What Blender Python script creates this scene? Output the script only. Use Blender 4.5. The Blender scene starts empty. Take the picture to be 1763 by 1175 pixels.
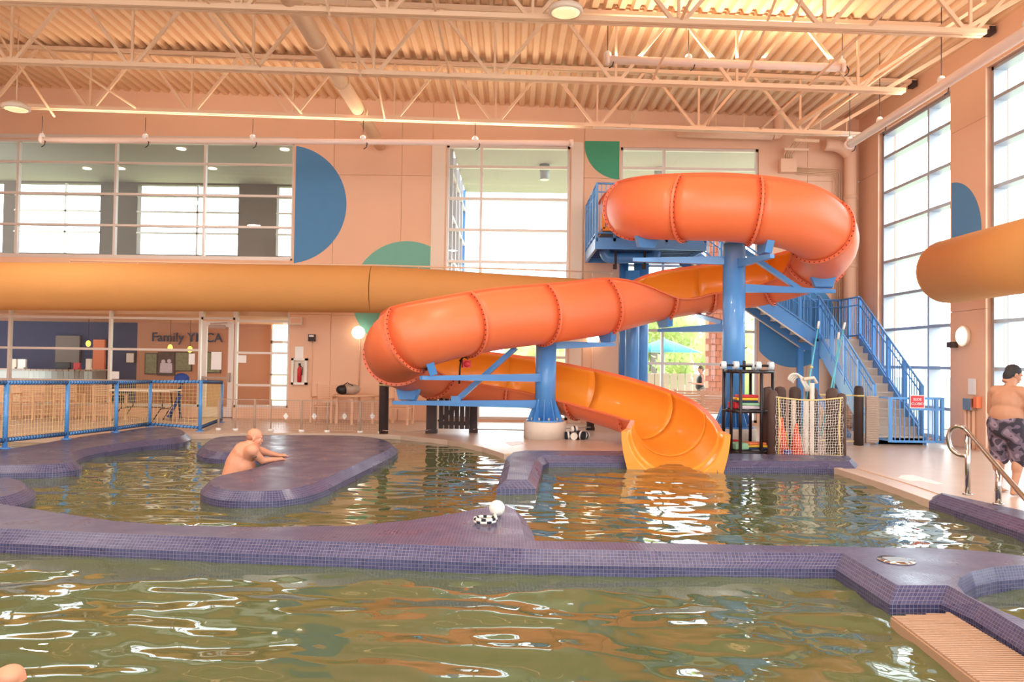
import bpy, math, random
from mathutils import Vector, Matrix
from mathutils.geometry import tessellate_polygon
random.seed(7)
R = math.radians
C = bpy.context.scene.collection
SC = bpy.context.scene

# ------------------------------------------------------------------ camera
FOC = 1344.0
CAMZ = 1.65
_p = math.atan(32.5 / FOC); _r = 0.014
Fv = Vector((-0.0011, math.cos(_p), math.sin(_p))).normalized()
r0 = Fv.cross(Vector((0, 0, 1))).normalized(); u0 = r0.cross(Fv).normalized()
Rv = (r0 * math.cos(_r) + u0 * math.sin(_r)).normalized()
Uv = (u0 * math.cos(_r) - r0 * math.sin(_r)).normalized()
cam_d = bpy.data.cameras.new('camera'); cam = bpy.data.objects.new('camera', cam_d); C.objects.link(cam)
cam_d.sensor_width = 36; cam_d.sensor_fit = 'HORIZONTAL'; cam_d.lens = FOC / 1763 * 36; cam_d.clip_end = 500
M = Matrix.Identity(4)
for i in range(3):
    M[i][0] = Rv[i]; M[i][1] = Uv[i]; M[i][2] = -Fv[i]
M[2][3] = CAMZ
cam.matrix_world = M
SC.camera = cam
CO = Vector((0, 0, CAMZ))

# ------------------------------------------------------------------ world, exposure, lights
w = bpy.data.worlds.new('sky'); SC.world = w; w.use_nodes = True
nt = w.node_tree; bg = nt.nodes['Background']
bg.inputs[0].default_value = (0.86, 0.94, 1.0, 1); bg.inputs[1].default_value = 8.0
SC.view_settings.view_transform = 'Standard'; SC.view_settings.look = 'None'
SC.view_settings.gamma = 1; SC.view_settings.exposure = -0.38
try: SC.view_settings.use_curve_mapping = False
except Exception: pass

LAMP_POWER = 165.0      # each round high-bay lamp, seen and added
TUBE_POWER = 180.0      # each hanging tube light, shining up
WARM = (1.0, 0.88, 0.76)
HOT = (1.0, 0.76, 0.56)
def area(name, loc, sx, sy, power, col, down=True, rot=None):
    l = bpy.data.lights.new(name, 'AREA'); l.shape = 'RECTANGLE'; l.size = sx; l.size_y = sy
    l.energy = power; l.color = col
    o = bpy.data.objects.new(name, l); C.objects.link(o); o.location = loc
    o.rotation_euler = rot if rot else ((0, 0, 0) if down else (math.pi, 0, 0))
    return o

# ------------------------------------------------------------------ projection helpers
def ray(px, py): return Fv * FOC + Rv * (px - 881.5) - Uv * (py - 587.5)
def PY(px, py, Y):
    d = ray(px, py); return CO + d * (Y / d.y)
def PZ(px, py, z):
    d = ray(px, py); return CO + d * ((z - CAMZ) / d.z)
def PXX(px, py, X):
    d = ray(px, py); return CO + d * (X / d.x)
def V(*a): return Vector(a)

# ------------------------------------------------------------------ materials
def lin(c):
    return tuple((x / 255 / 12.92 if x / 255 <= 0.04045 else ((x / 255 + 0.055) / 1.055) ** 2.4) for x in c) + (1,)
MATS = {}
def mat(name, rgb, rough=0.6, metal=0, spec=0.5, noise=0.0, nscale=4.0, bump=0.0, bscale=40, emis=None, estr=0, coat=0):
    m = bpy.data.materials.new(name); m.use_nodes = True
    t = m.node_tree; b = t.nodes['Principled BSDF']
    b.inputs['Base Color'].default_value = lin(rgb); b.inputs['Roughness'].default_value = rough
    b.inputs['Metallic'].default_value = metal; b.inputs['Specular IOR Level'].default_value = spec
    if coat: b.inputs['Coat Weight'].default_value = coat; b.inputs['Coat Roughness'].default_value = 0.08
    if noise:
        n = t.nodes.new('ShaderNodeTexNoise'); n.inputs['Scale'].default_value = nscale; n.inputs['Detail'].default_value = 6
        tc = t.nodes.new('ShaderNodeTexCoord'); t.links.new(tc.outputs['Object'], n.inputs['Vector'])
        mx = t.nodes.new('ShaderNodeMix'); mx.data_type = 'RGBA'
        c = lin(rgb)
        mx.inputs[6].default_value = tuple(max(0, x * (1 - noise)) for x in c[:3]) + (1,)
        mx.inputs[7].default_value = tuple(min(1, x * (1 + noise)) for x in c[:3]) + (1,)
        t.links.new(n.outputs['Fac'], mx.inputs[0]); t.links.new(mx.outputs[2], b.inputs['Base Color'])
    if bump:
        n2 = t.nodes.new('ShaderNodeTexNoise'); n2.inputs['Scale'].default_value = bscale; n2.inputs['Detail'].default_value = 3
        tc2 = t.nodes.new('ShaderNodeTexCoord'); t.links.new(tc2.outputs['Object'], n2.inputs['Vector'])
        bp = t.nodes.new('ShaderNodeBump'); bp.inputs['Strength'].default_value = bump; bp.inputs['Distance'].default_value = 0.02
        t.links.new(n2.outputs['Fac'], bp.inputs['Height']); t.links.new(bp.outputs[0], b.inputs['Normal'])
    if emis:
        b.inputs['Emission Color'].default_value = lin(emis); b.inputs['Emission Strength'].default_value = estr
    MATS[name] = m
    return m
mat('wall_paint', (234, 189, 157), 0.75, noise=0.04, nscale=1.2, bump=0.08, bscale=25)
mat('joint', (190, 140, 112), 0.9)
mat('deck_steel', (228, 190, 152), 0.55, noise=0.06)
mat('joist_paint', (236, 200, 166), 0.5)
mat('frame_alu', (218, 206, 196), 0.4, metal=0.2)
mat('frame_grey', (176, 182, 190), 0.4, metal=0.3)
mat('blue_mural', (80, 138, 186), 0.7, noise=0.05)
mat('teal_mural', (116, 182, 164), 0.7, noise=0.05)
mat('green_mural', (70, 160, 122), 0.7, noise=0.05)
mat('deck_floor', (200, 174, 154), 0.32, noise=0.12, nscale=2.5, bump=0.1, bscale=60)
mat('coping', (206, 178, 156), 0.35, noise=0.08)
mat('blue_steel', (84, 150, 216), 0.35, noise=0.04, coat=0.3)
mat('blue_dark', (48, 92, 152), 0.45)
mat('orange_shell', (242, 122, 74), 0.42, noise=0.05, nscale=1.5)
mat('yellow_gel', (248, 158, 50), 0.3, noise=0.04, nscale=1.5, coat=0.3)
mat('flange_orange', (240, 124, 84), 0.45)
mat('bolt', (120, 48, 36), 0.5)
mat('duct_yellow', (214, 152, 86), 0.8, noise=0.06, nscale=1.0, bump=0.25, bscale=5)
mat('concrete', (228, 216, 200), 0.8, noise=0.06, bump=0.2)
mat('dark_wood', (62, 46, 42), 0.7, noise=0.25, nscale=9, bump=0.3)
mat('brown_post', (88, 66, 58), 0.7, noise=0.2, nscale=9)
mat('black', (22, 22, 24), 0.5)
mat('black_pipe', (40, 32, 34), 0.35)
mat('white', (236, 232, 226), 0.5)
mat('off_white', (232, 214, 194), 0.5)
mat('paper', (240, 238, 234), 0.8)
mat('tan_resin', (226, 178, 142), 0.5)
mat('chrome', (190, 186, 180), 0.18, metal=1)
mat('rope_cream', (226, 204, 140), 0.8)
mat('rope_white', (234, 228, 216), 0.8)
mat('rope_black', (26, 34, 48), 0.8)
mat('red', (206, 44, 52), 0.5)
mat('red_sign', (216, 60, 70), 0.5)
mat('cone_orange', (246, 96, 48), 0.5)
mat('yellow', (246, 196, 40), 0.5)
mat('green_foam', (150, 200, 160), 0.6)
mat('navy', (32, 48, 84), 0.6)
mat('purple', (70, 50, 140), 0.6)
mat('foam_white', (220, 232, 238), 0.6)
mat('pastel', (216, 200, 206), 0.6, noise=0.3, nscale=20)
mat('aqua', (90, 190, 210), 0.4)
mat('skin', (218, 150, 118), 0.55, noise=0.05, nscale=8)
mat('skin_tan', (188, 136, 106), 0.55, noise=0.06, nscale=8)
mat('hair_dark', (44, 42, 46), 0.7, noise=0.3, nscale=60)
mat('hair_brown', (96, 70, 52), 0.7)
mat('stubble', (170, 112, 84), 0.8)
mat('ink', (96, 92, 84), 0.7)
mat('lobby_blue', (38, 52, 86), 0.7)
mat('lobby_peach', (196, 138, 104), 0.8)
mat('lobby_floor', (196, 146, 104), 0.4, noise=0.1)
mat('steel_counter', (150, 146, 138), 0.45, metal=0.9)
mat('grey_paint', (128, 116, 106), 0.8)
mat('soffit', (184, 174, 162), 0.8)
mat('glow', (255, 240, 220), 0.5, emis=(255, 236, 208), estr=6)
mat('glow_yellow', (255, 220, 90), 0.5, emis=(255, 214, 80), estr=2.5)
mat('tube_white', (240, 214, 200), 0.45)
mat('lens', (240, 232, 200), 0.4, emis=(255, 226, 160), estr=0.9)
mat('grass', (176, 182, 134), 0.9, noise=0.25, nscale=0.6)
mat('asphalt', (196, 194, 190), 0.9, noise=0.05)
mat('leaf', (172, 184, 112), 0.8, noise=0.35, nscale=1.5)
mat('bark', (110, 86, 66), 0.9)
mat('brick_red', (178, 108, 82), 0.85, noise=0.15, nscale=3)
mat('car_white', (220, 226, 232), 0.3)
mat('car_dark', (60, 74, 90), 0.2)
mat('poster_green', (130, 132, 100), 0.8, noise=0.5, nscale=12)
mat('poster_dark', (88, 70, 66), 0.8, noise=0.6, nscale=9)
mat('orange_paint', (240, 130, 84), 0.7)
mat('gold', (214, 176, 84), 0.7)
mat('green_cloth', (60, 150, 110), 0.7)
mat('blue_cloth', (44, 74, 150), 0.7)
mat('grate', (178, 142, 114), 0.5, noise=0.06)
mat('stair_riser', (206, 190, 172), 0.6, noise=0.06)
mat('panel_grey', (176, 150, 132), 0.5, noise=0.1, nscale=20)

def m_tile():
    m = bpy.data.materials.new('mosaic_tile'); m.use_nodes = True; t = m.node_tree; b = t.nodes['Principled BSDF']
    uv = t.nodes.new('ShaderNodeUVMap'); uv.uv_map = 'UVMap'
    br = t.nodes.new('ShaderNodeTexBrick'); br.offset = 0; br.squash = 1
    br.inputs['Scale'].default_value = 1.0; br.inputs['Brick Width'].default_value = 0.030; br.inputs['Row Height'].default_value = 0.030
    br.inputs['Mortar Size'].default_value = 0.0020; br.inputs['Mortar Smooth'].default_value = 0.2; br.inputs['Bias'].default_value = 0
    br.inputs['Color1'].default_value = lin((52, 54, 90)); br.inputs['Color2'].default_value = lin((72, 72, 108)); br.inputs['Mortar'].default_value = lin((122, 112, 126))
    t.links.new(uv.outputs[0], br.inputs['Vector'])
    t.links.new(br.outputs['Color'], b.inputs['Base Color'])
    nz = t.nodes.new('ShaderNodeTexNoise'); nz.inputs['Scale'].default_value = 2.2; nz.inputs['Detail'].default_value = 3
    t.links.new(uv.outputs[0], nz.inputs['Vector'])
    mr = t.nodes.new('ShaderNodeMapRange'); mr.inputs[1].default_value = 0.3; mr.inputs[2].default_value = 0.75; mr.inputs[3].default_value = 0.42; mr.inputs[4].default_value = 0.2
    t.links.new(nz.outputs['Fac'], mr.inputs[0]); t.links.new(mr.outputs[0], b.inputs['Roughness'])
    bp = t.nodes.new('ShaderNodeBump'); bp.invert = True; bp.inputs['Strength'].default_value = 0.5; bp.inputs['Distance'].default_value = 0.002
    t.links.new(br.outputs['Fac'], bp.inputs['Height']); t.links.new(bp.outputs[0], b.inputs['Normal'])
    MATS['tile'] = m
m_tile()
def m_water():
    m = bpy.data.materials.new('pool_water'); m.use_nodes = True; t = m.node_tree; b = t.nodes['Principled BSDF']
    b.inputs['Base Color'].default_value = lin((112, 114, 66)); b.inputs['Roughness'].default_value = 0.02
    b.inputs['IOR'].default_value = 1.42; b.inputs['Specular IOR Level'].default_value = 0.6
    tc = t.nodes.new('ShaderNodeTexCoord'); mp = t.nodes.new('ShaderNodeMapping'); mp.inputs['Scale'].default_value = (1.0, 1.6, 1)
    t.links.new(tc.outputs['Object'], mp.inputs[0])
    n = t.nodes.new('ShaderNodeTexNoise'); n.inputs['Scale'].default_value = 3.2; n.inputs['Detail'].default_value = 1.0
    t.links.new(mp.outputs[0], n.inputs['Vector'])
    bp = t.nodes.new('ShaderNodeBump'); bp.inputs['Strength'].default_value = 0.22; bp.inputs['Distance'].default_value = 0.03
    t.links.new(n.outputs['Fac'], bp.inputs['Height']); t.links.new(bp.outputs[0], b.inputs['Normal'])
    n2 = t.nodes.new('ShaderNodeTexNoise'); n2.inputs['Scale'].default_value = 0.5; n2.inputs['Detail'].default_value = 4
    t.links.new(tc.outputs['Object'], n2.inputs['Vector'])
    mx = t.nodes.new('ShaderNodeMix'); mx.data_type = 'RGBA'
    mx.inputs[6].default_value = lin((66, 84, 60)); mx.inputs[7].default_value = lin((98, 100, 58))
    t.links.new(n2.outputs['Fac'], mx.inputs[0]); t.links.new(mx.outputs[2], b.inputs['Base Color'])
    MATS['water'] = m
m_water()
def m_glass():
    m = bpy.data.materials.new('window_glass'); m.use_nodes = True; t = m.node_tree
    for n in list(t.nodes): t.nodes.remove(n)
    o = t.nodes.new('ShaderNodeOutputMaterial'); tr = t.nodes.new('ShaderNodeBsdfTransparent'); gl = t.nodes.new('ShaderNodeBsdfGlossy')
    tr.inputs[0].default_value = (0.93, 0.97, 0.96, 1); gl.inputs['Roughness'].default_value = 0.01
    lw = t.nodes.new('ShaderNodeLayerWeight'); lw.inputs[0].default_value = 0.12; fr = t.nodes.new('ShaderNodeMath'); fr.operation = 'MULTIPLY_ADD'; pw = t.nodes.new('ShaderNodeMath'); pw.operation = 'POWER'; pw.inputs[1].default_value = 4; t.links.new(lw.outputs['Facing'], pw.inputs[0]); t.links.new(pw.outputs[0], fr.inputs[0]); fr.inputs[1].default_value = 0.5; fr.inputs[2].default_value = 0.05; lw.inputs[0].default_value = 0.5
    mx = t.nodes.new('ShaderNodeMixShader'); t.links.new(fr.outputs[0], mx.inputs[0]); t.links.new(tr.outputs[0], mx.inputs[1]); t.links.new(gl.outputs[0], mx.inputs[2])
    t.links.new(mx.outputs[0], o.inputs[0]); MATS['glass'] = m
m_glass()
def m_camo():
    m = mat('camo', (104, 92, 106), 0.8); t = m.node_tree; b = t.nodes['Principled BSDF']
    tc = t.nodes.new('ShaderNodeTexCoord'); n = t.nodes.new('ShaderNodeTexNoise'); n.inputs['Scale'].default_value = 7; n.inputs['Detail'].default_value = 1.5
    t.links.new(tc.outputs['Object'], n.inputs['Vector']); cr = t.nodes.new('ShaderNodeValToRGB'); cr.color_ramp.interpolation = 'CONSTANT'
    e = cr.color_ramp.elements; e[0].position = 0; e[0].color = lin((50, 44, 56)); e[1].position = 0.43; e[1].color = lin((104, 90, 106))
    x = e.new(0.52); x.color = lin((140, 122, 138)); x = e.new(0.6); x.color = lin((74, 66, 80))
    t.links.new(n.outputs['Fac'], cr.inputs[0]); t.links.new(cr.outputs[0], b.inputs['Base Color'])
m_camo()

# ------------------------------------------------------------------ mesh builder
WORLDM = {}
class MB:
    def __init__(s): s.v = []; s.f = []; s.m = []; s.uv = None; s.sm = []
    def add(s, vs, fs, mi=0, sm=False):
        k = len(s.v); s.v += [tuple(x) for x in vs]
        for f in fs: s.f.append(tuple(k + i for i in f)); s.m.append(mi); s.sm.append(sm)
        return s
    def box(s, c, d, rz=0, mi=0):
        x, y, z = d[0] / 2, d[1] / 2, d[2] / 2; ca, sa = math.cos(rz), math.sin(rz); vs = []
        for dz in (-z, z):
            for dx, dy in ((-x, -y), (x, -y), (x, y), (-x, y)):
                vs.append((c[0] + dx * ca - dy * sa, c[1] + dx * sa + dy * ca, c[2] + dz))
        return s.add(vs, [(0, 3, 2, 1), (4, 5, 6, 7), (0, 1, 5, 4), (1, 2, 6, 5), (2, 3, 7, 6), (3, 0, 4, 7)], mi)
    def box2(s, a, b, mi=0):
        return s.box([(a[i] + b[i]) / 2 for i in range(3)], [abs(b[i] - a[i]) for i in range(3)], 0, mi)
    def bar(s, p, q, w=0.05, h=None, w2=None, h2=None, up=(0, 0, 1), mi=0):
        p = Vector(p); q = Vector(q); h = h or w; w2 = w2 or w; h2 = h2 or h
        t = (q - p).normalized(); upv = Vector(up)
        if abs(t.dot(upv)) > 0.98: upv = Vector((0, 1, 0))
        a = t.cross(upv).normalized(); b = a.cross(t).normalized(); vs = []
        for P, ww, hh in ((p, w, h), (q, w2, h2)):
            for sx, sy in ((-1, -1), (1, -1), (1, 1), (-1, 1)): vs.append(P + a * (sx * ww / 2) + b * (sy * hh / 2))
        return s.add(vs, [(0, 3, 2, 1), (4, 5, 6, 7), (0, 1, 5, 4), (1, 2, 6, 5), (2, 3, 7, 6), (3, 0, 4, 7)], mi)
    def tube(s, pts, r, n=8, closed=False, caps=True, mi=0, sm=True):
        pts = [Vector(p) for p in pts]; N = len(pts)
        rs = r if isinstance(r, (list, tuple)) else [r] * N
        ts = []
        for i in range(N):
            a = pts[(i - 1) % N] if (closed or i > 0) else pts[0]; b = pts[(i + 1) % N] if (closed or i < N - 1) else pts[-1]
            ts.append((b - a).normalized())
        nrm = ts[0].orthogonal().normalized()
        vs = []
        for i in range(N):
            nrm = (nrm - ts[i] * nrm.dot(ts[i]))
            if nrm.length < 1e-6: nrm = ts[i].orthogonal()
            nrm.normalize(); bn = ts[i].cross(nrm)
            for k in range(n):
                a = 2 * math.pi * k / n; vs.append(pts[i] + (nrm * math.cos(a) + bn * math.sin(a)) * rs[i])
        fs = []
        for i in range(N if closed else N - 1):
            j = (i + 1) % N
            for k in range(n): fs.append((i * n + k, i * n + (k + 1) % n, j * n + (k + 1) % n, j * n + k))
        s.add(vs, fs, mi, sm)
        if caps and not closed:
            k0 = len(s.v) - N * n
            s.f.append(tuple(k0 + k for k in reversed(range(n)))); s.m.append(mi); s.sm.append(False)
            s.f.append(tuple(k0 + (N - 1) * n + k for k in range(n))); s.m.append(mi); s.sm.append(False)
        return s
    def cyl(s, p, q, r, r2=None, n=16, mi=0): return s.tube([p, q], [r, r if r2 is None else r2], n, mi=mi)
    def lathe(s, prof, c=(0, 0, 0), n=20, mi=0, sm=True):
        vs = []; N = len(prof)
        for r, z in prof:
            for k in range(n):
                a = 2 * math.pi * k / n; vs.append((c[0] + r * math.cos(a), c[1] + r * math.sin(a), c[2] + z))
        fs = [(i * n + k, i * n + (k + 1) % n, (i + 1) * n + (k + 1) % n, (i + 1) * n + k) for i in range(N - 1) for k in range(n)]
        s.add(vs, fs, mi, sm)
        k0 = len(s.v) - N * n
        s.f.append(tuple(k0 + k for k in reversed(range(n)))); s.m.append(mi); s.sm.append(False)
        s.f.append(tuple(k0 + (N - 1) * n + k for k in range(n))); s.m.append(mi); s.sm.append(False)
        return s
    def sph(s, c, r, nu=16, nv=10, mi=0, M3=None):
        r = (r, r, r) if isinstance(r, (int, float)) else r; vs = []
        for j in range(nv + 1):
            th = math.pi * j / nv
            for i in range(nu):
                a = 2 * math.pi * i / nu
                p = Vector((r[0] * math.sin(th) * math.cos(a), r[1] * math.sin(th) * math.sin(a), r[2] * math.cos(th)))
                if M3 is not None: p = M3 @ p
                vs.append(Vector(c) + p)
        fs = [(j * nu + i, (j + 1) * nu + i, (j + 1) * nu + (i + 1) % nu, j * nu + (i + 1) % nu) for j in range(nv) for i in range(nu)]
        return s.add(vs, fs, mi, True)
    def prism(s, poly, z0, z1, mi=0):
        n = len(poly); vs = [(p[0], p[1], z0) for p in poly] + [(p[0], p[1], z1) for p in poly]
        tris = tessellate_polygon([[Vector((p[0], p[1], 0)) for p in poly]])
        fs = []
        for t in tris:
            a, b, c = t
            cr = (poly[b][0] - poly[a][0]) * (poly[c][1] - poly[a][1]) - (poly[b][1] - poly[a][1]) * (poly[c][0] - poly[a][0])
            if cr < 0: t = (a, c, b)
            fs.append(tuple(n + i for i in t)); fs.append(tuple(reversed(t)))
        ar = sum(poly[i][0] * poly[(i + 1) % n][1] - poly[(i + 1) % n][0] * poly[i][1] for i in range(n))
        for i in range(n):
            j = (i + 1) % n
            fs.append((i, j, n + j, n + i) if ar > 0 else (j, i, n + i, n + j))
        return s.add(vs, fs, mi)
    def slab(s, poly3, thick, mi=0):   # planar polygon (3d pts) extruded along vector thick
        n = len(poly3); th = Vector(thick); P = [Vector(p) for p in poly3]
        vs = P + [p + th for p in P]
        tris = tessellate_polygon([P]); fs = []
        for t in tris: fs.append(tuple(t)); fs.append(tuple(n + i for i in reversed(t)))
        for i in range(n): j = (i + 1) % n; fs.append((i, j, n + j, n + i))
        return s.add(vs, fs, mi)
    def mesh(s, name, mats):
        me = bpy.data.meshes.new(name); me.from_pydata(s.v, [], s.f)
        for m in (mats if isinstance(mats, (list, tuple)) else [mats]): me.materials.append(MATS[m])
        me.polygons.foreach_set('material_index', s.m); me.polygons.foreach_set('use_smooth', s.sm)
        if s.uv:
            ul = me.uv_layers.new(name='UVMap'); fl = [c for f in s.uv for uvp in f for c in uvp]; ul.data.foreach_set('uv', fl)
        me.update(); return me
    def build(s, name, mats, parent=None, **k): return link(name, s.mesh(name, mats), parent, **k)

def link(name, me, parent=None, loc=None, rz=0, label=None, cat=None, group=None, kind=None):
    o = bpy.data.objects.new(name, me); C.objects.link(o)
    if loc is not None: o.location = loc
    if rz: o.rotation_euler = (0, 0, rz)
    if parent is not None:
        o.parent = parent
        if parent.name in WORLDM: o.matrix_parent_inverse = WORLDM[parent.name]
    tag(o, label, cat, group, kind); return o
def tag(o, label=None, cat=None, group=None, kind=None):
    if label: o['label'] = label
    if cat: o['category'] = cat
    if group: o['group'] = group
    if kind: o['kind'] = kind
    return o
def thing(name, label, cat, loc=(0, 0, 0), rz=0, group=None, world=True, kind=None):
    o = bpy.data.objects.new(name, None); C.objects.link(o); o.location = loc; o.rotation_euler = (0, 0, rz); o.empty_display_size = 0.1
    tag(o, label, cat, group, kind)
    if world: WORLDM[o.name] = (Matrix.Translation(Vector(loc)) @ Matrix.Rotation(rz, 4, 'Z')).inverted()
    return o
def dup(root, loc, rz=0, label=None, scale=None):
    r = root.copy(); C.objects.link(r); r.location = loc; r.rotation_euler = (0, 0, rz)
    if scale: r.scale = scale
    if label: r['label'] = label
    def rec(a, b):
        for ch in a.children:
            c = ch.copy(); C.objects.link(c); c.parent = b; rec(ch, c)
    rec(root, r); return r
def catmull(pts, n=8, closed=False):
    P = [Vector(p) for p in pts]; N = len(P); out = []
    for i in range(N if closed else N - 1):
        p1 = P[i]; p2 = P[(i + 1) % N]
        p0 = P[(i - 1) % N] if (closed or i > 0) else p1 * 2 - p2
        p3 = P[(i + 2) % N] if (closed or i < N - 2) else p2 * 2 - p1
        for k in range(n):
            t = k / n
            out.append(0.5 * ((2 * p1) + (p2 - p0) * t + (2 * p0 - 5 * p1 + 4 * p2 - p3) * t * t + (3 * p1 - p0 - 3 * p2 + p3) * t ** 3))
    if not closed: out.append(P[-1])
    return out
def text_mesh(txt, size, depth, mname, name):
    cu = bpy.data.curves.new(name, 'FONT'); cu.body = txt; cu.size = size; cu.extrude = depth; cu.align_x = 'CENTER'; cu.align_y = 'CENTER'; cu.offset = size * 0.012
    o = bpy.data.objects.new(name, cu); C.objects.link(o); bpy.context.view_layer.update()
    me = bpy.data.meshes.new_from_object(o.evaluated_get(bpy.context.evaluated_depsgraph_get()))
    bpy.data.objects.remove(o); me.materials.clear(); me.materials.append(MATS[mname]); me.name = name
    return me
# ================================================================== ROOM SHELL
YB, XR, XL, YR = 20.8, 9.2, -15.5, -7.0
def zr(x): return 8.46 - 0.0255 * x
def bx(px, py=400): return PY(px, py, YB).x
def bz(px, py): return PY(px, py, YB).z

def wall_cells(u0, u1, z0, z1, holes, ucuts, zcuts, ztop=None):
    us = sorted(set([u0, u1] + [h[0] for h in holes] + [h[1] for h in holes] + list(ucuts)))
    zs = sorted(set([z0, z1] + [h[2] for h in holes] + [h[3] for h in holes] + list(zcuts)))
    us = [u for u in us if u0 <= u <= u1]; zs = [z for z in zs if z0 <= z <= z1]
    out = []
    for i in range(len(us) - 1):
        for j in range(len(zs) - 1):
            a, b, c, d = us[i], us[i + 1], zs[j], zs[j + 1]
            if b - a < 1e-4 or d - c < 1e-4: continue
            mu, mz = (a + b) / 2, (c + d) / 2
            if any(h[0] < mu < h[1] and h[2] < mz < h[3] for h in holes): continue
            out.append((a, b, c, d))
    return out
def wall(name, axis, co, u0, u1, z0, z1, holes, sgn, thick=0.3, ucuts=(), zcuts=(), panels=True, mname='wall_paint'):
    mb = MB()
    def bb(m, a, b, c, d, t0, t1):
        if axis == 'Y': m.box2((a, co + sgn * t0, c), (b, co + sgn * t1, d))
        else: m.box2((co + sgn * t0, a, c), (co + sgn * t1, b, d))
    cells = wall_cells(u0, u1, z0, z1, holes, ucuts, zcuts)
    for c in cells: bb(mb, *c, 0.035 if panels else 0, thick)
    w_ = mb.build(name, 'joint' if panels else mname, kind='structure')
    if panels:
        for (a, b, c, d) in cells:
            g = 0.004
            # gap only at true joints
            ga = g if a in ucuts else 0; gb = g if b in ucuts else 0; gc = g if c in zcuts else 0; gd = g if d in zcuts else 0
            p = MB(); bb(p, a + ga, b - gb, c + gc, d - gd, 0, 0.035); p.build('wall_panel', mname, w_)
    return w_
# --- back wall openings (x0,x1,z0,z1)
ZT = 7.40
W1 = (XL + 0.3, bx(505, 340), 4.22, ZT); W1L = (XL + 0.3, bx(497, 620), 0.28, 3.35)
DOOR = (bx(343, 640), bx(402, 640), 0.0, 2.62)
W2 = (bx(768, 350), bx(981, 350), 0.06, ZT); W3 = (bx(1068, 350), bx(1305, 500), 0.06, ZT)
H1L = [(W1L[0], DOOR[0], 0.28, 3.35), (DOOR[0], DOOR[1], 0.0, 3.35), (DOOR[1], W1L[1], 0.28, 3.35)]
jx = [bx(573), bx(690), bx(743), bx(1005), bx(1390)]; jz = [2.78, 6.55]
wall('wall_back', 'Y', YB, XL, XR, -0.3, 8.9, [W1, W2, W3] + H1L, 1, ucuts=jx, zcuts=jz)
# --- right wall
RW = []
def ryy(px): return PXX(px, 500, XR).y
yW = [(ryy(1636), ryy(1511))]
yb = ryy(1697)
for k in range(5): yW.append((yb - 3.3 - 4.45 * k, yb - 4.45 * k))
RH = [(a, b, 0.06, 7.52) for a, b in yW if a > YR]
wall('wall_right', 'X', XR, YR, YB, -0.3, 8.9, RH, 1, thick=0.45, zcuts=[2.78, 6.55])
wall('wall_left', 'X', XL, YR, YB, -0.3, 8.9, [], -1, panels=False)
RR = [(XL + 1 + 4.9 * k, XL + 5.2 + 4.9 * k, 0.9, 7.6) for k in range(5)]  # unseen rear wall, openings made wide to let sky light in as fill
wall('wall_rear', 'Y', YR, XL, XR, -0.3, 8.9, RR, -1, panels=False)

# --- glazing: frame, mullions and one pane per light
def glazing(name, plane, co, u0, u1, z0, z1, us, zs, fw=0.06, depth=0.12, gm='glass', fm='frame_alu', u_full=True):
    fr = MB()
    def bb(m, a, b, c, d, t0, t1):
        if plane == 'Y': m.box2((a, co + t0, c), (b, co + t1, d))
        else: m.box2((co + t0, a, c), (co + t1, b, d))
    h = fw
    bb(fr, u0, u1, z0, z0 + h, 0, depth); bb(fr, u0, u1, z1 - h, z1, 0, depth); bb(fr, u0, u0 + h, z0, z1, 0, depth); bb(fr, u1 - h, u1, z0, z1, 0, depth)
    root = fr.build(name, fm, kind='structure')
    for u in us: m = MB(); bb(m, u - fw / 2, u + fw / 2, z0 + h, z1 - h, 0, depth); m.build('mullion', fm, root)
    ub = [u0] + list(us) + [u1]; zb = [z0] + list(zs) + [z1]
    for z in zs:
        for i in range(len(ub) - 1):
            m = MB(); bb(m, ub[i] + h / 2, ub[i + 1] - h / 2, z - fw / 2, z + fw / 2, 0.005, depth - 0.005); m.build('mullion', fm, root)
    for i in range(len(ub) - 1):
        for j in range(len(zb) - 1):
            m = MB(); a, b, c, d = ub[i] + h / 2, ub[i + 1] - h / 2, zb[j] + h / 2, zb[j + 1] - h / 2
            if plane == 'Y': m.add([(a, co + depth / 2, c), (b, co + depth / 2, c), (b, co + depth / 2, d), (a, co + depth / 2, d)], [(0, 1, 2, 3)])
            else: m.add([(co + depth / 2, a, c), (co + depth / 2, b, c), (co + depth / 2, b, d), (co + depth / 2, a, d)], [(0, 1, 2, 3)])
            m.build('pane', gm, root)
    return root
def zrow(px, ys): return sorted(bz(px, y) for y in ys)
g1 = glazing('window_1', 'Y', YB + 0.05, *W1, sorted([bx(27, 340), bx(196, 340), bx(350, 340), bx(196, 340) - 2.62 * 2, bx(196, 340) - 2.62 * 3]), zrow(250, [280, 334, 388, 441]), fm='frame_alu')
g2 = glazing('window_2', 'Y', YB + 0.05, *W2, [bx(828, 350)], zrow(880, [287, 342, 396, 451, 505, 560, 615, 670]), fw=0.07)
g3 = glazing('window_3', 'Y', YB + 0.05, *W3, [bx(1143, 400)], zrow(1190, [290, 345, 400, 458, 515, 570, 627, 684]), fw=0.07)
g4 = glazing('window_4', 'Y', YB + 0.05, W1L[0], DOOR[0], 0.28, 3.35, sorted([bx(12, 620), bx(186, 620), bx(12, 620) - 2.7, bx(12, 620) - 5.4]), zrow(250, [548, 602, 657]))
g5 = glazing('window_5', 'Y', YB + 0.05, DOOR[1], W1L[1], 0.28, 3.35, [], zrow(450, [553, 608, 664]))
g6 = glazing('window_6', 'Y', YB + 0.05, DOOR[0], DOOR[1], 2.62, 3.35, [], [])
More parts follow.
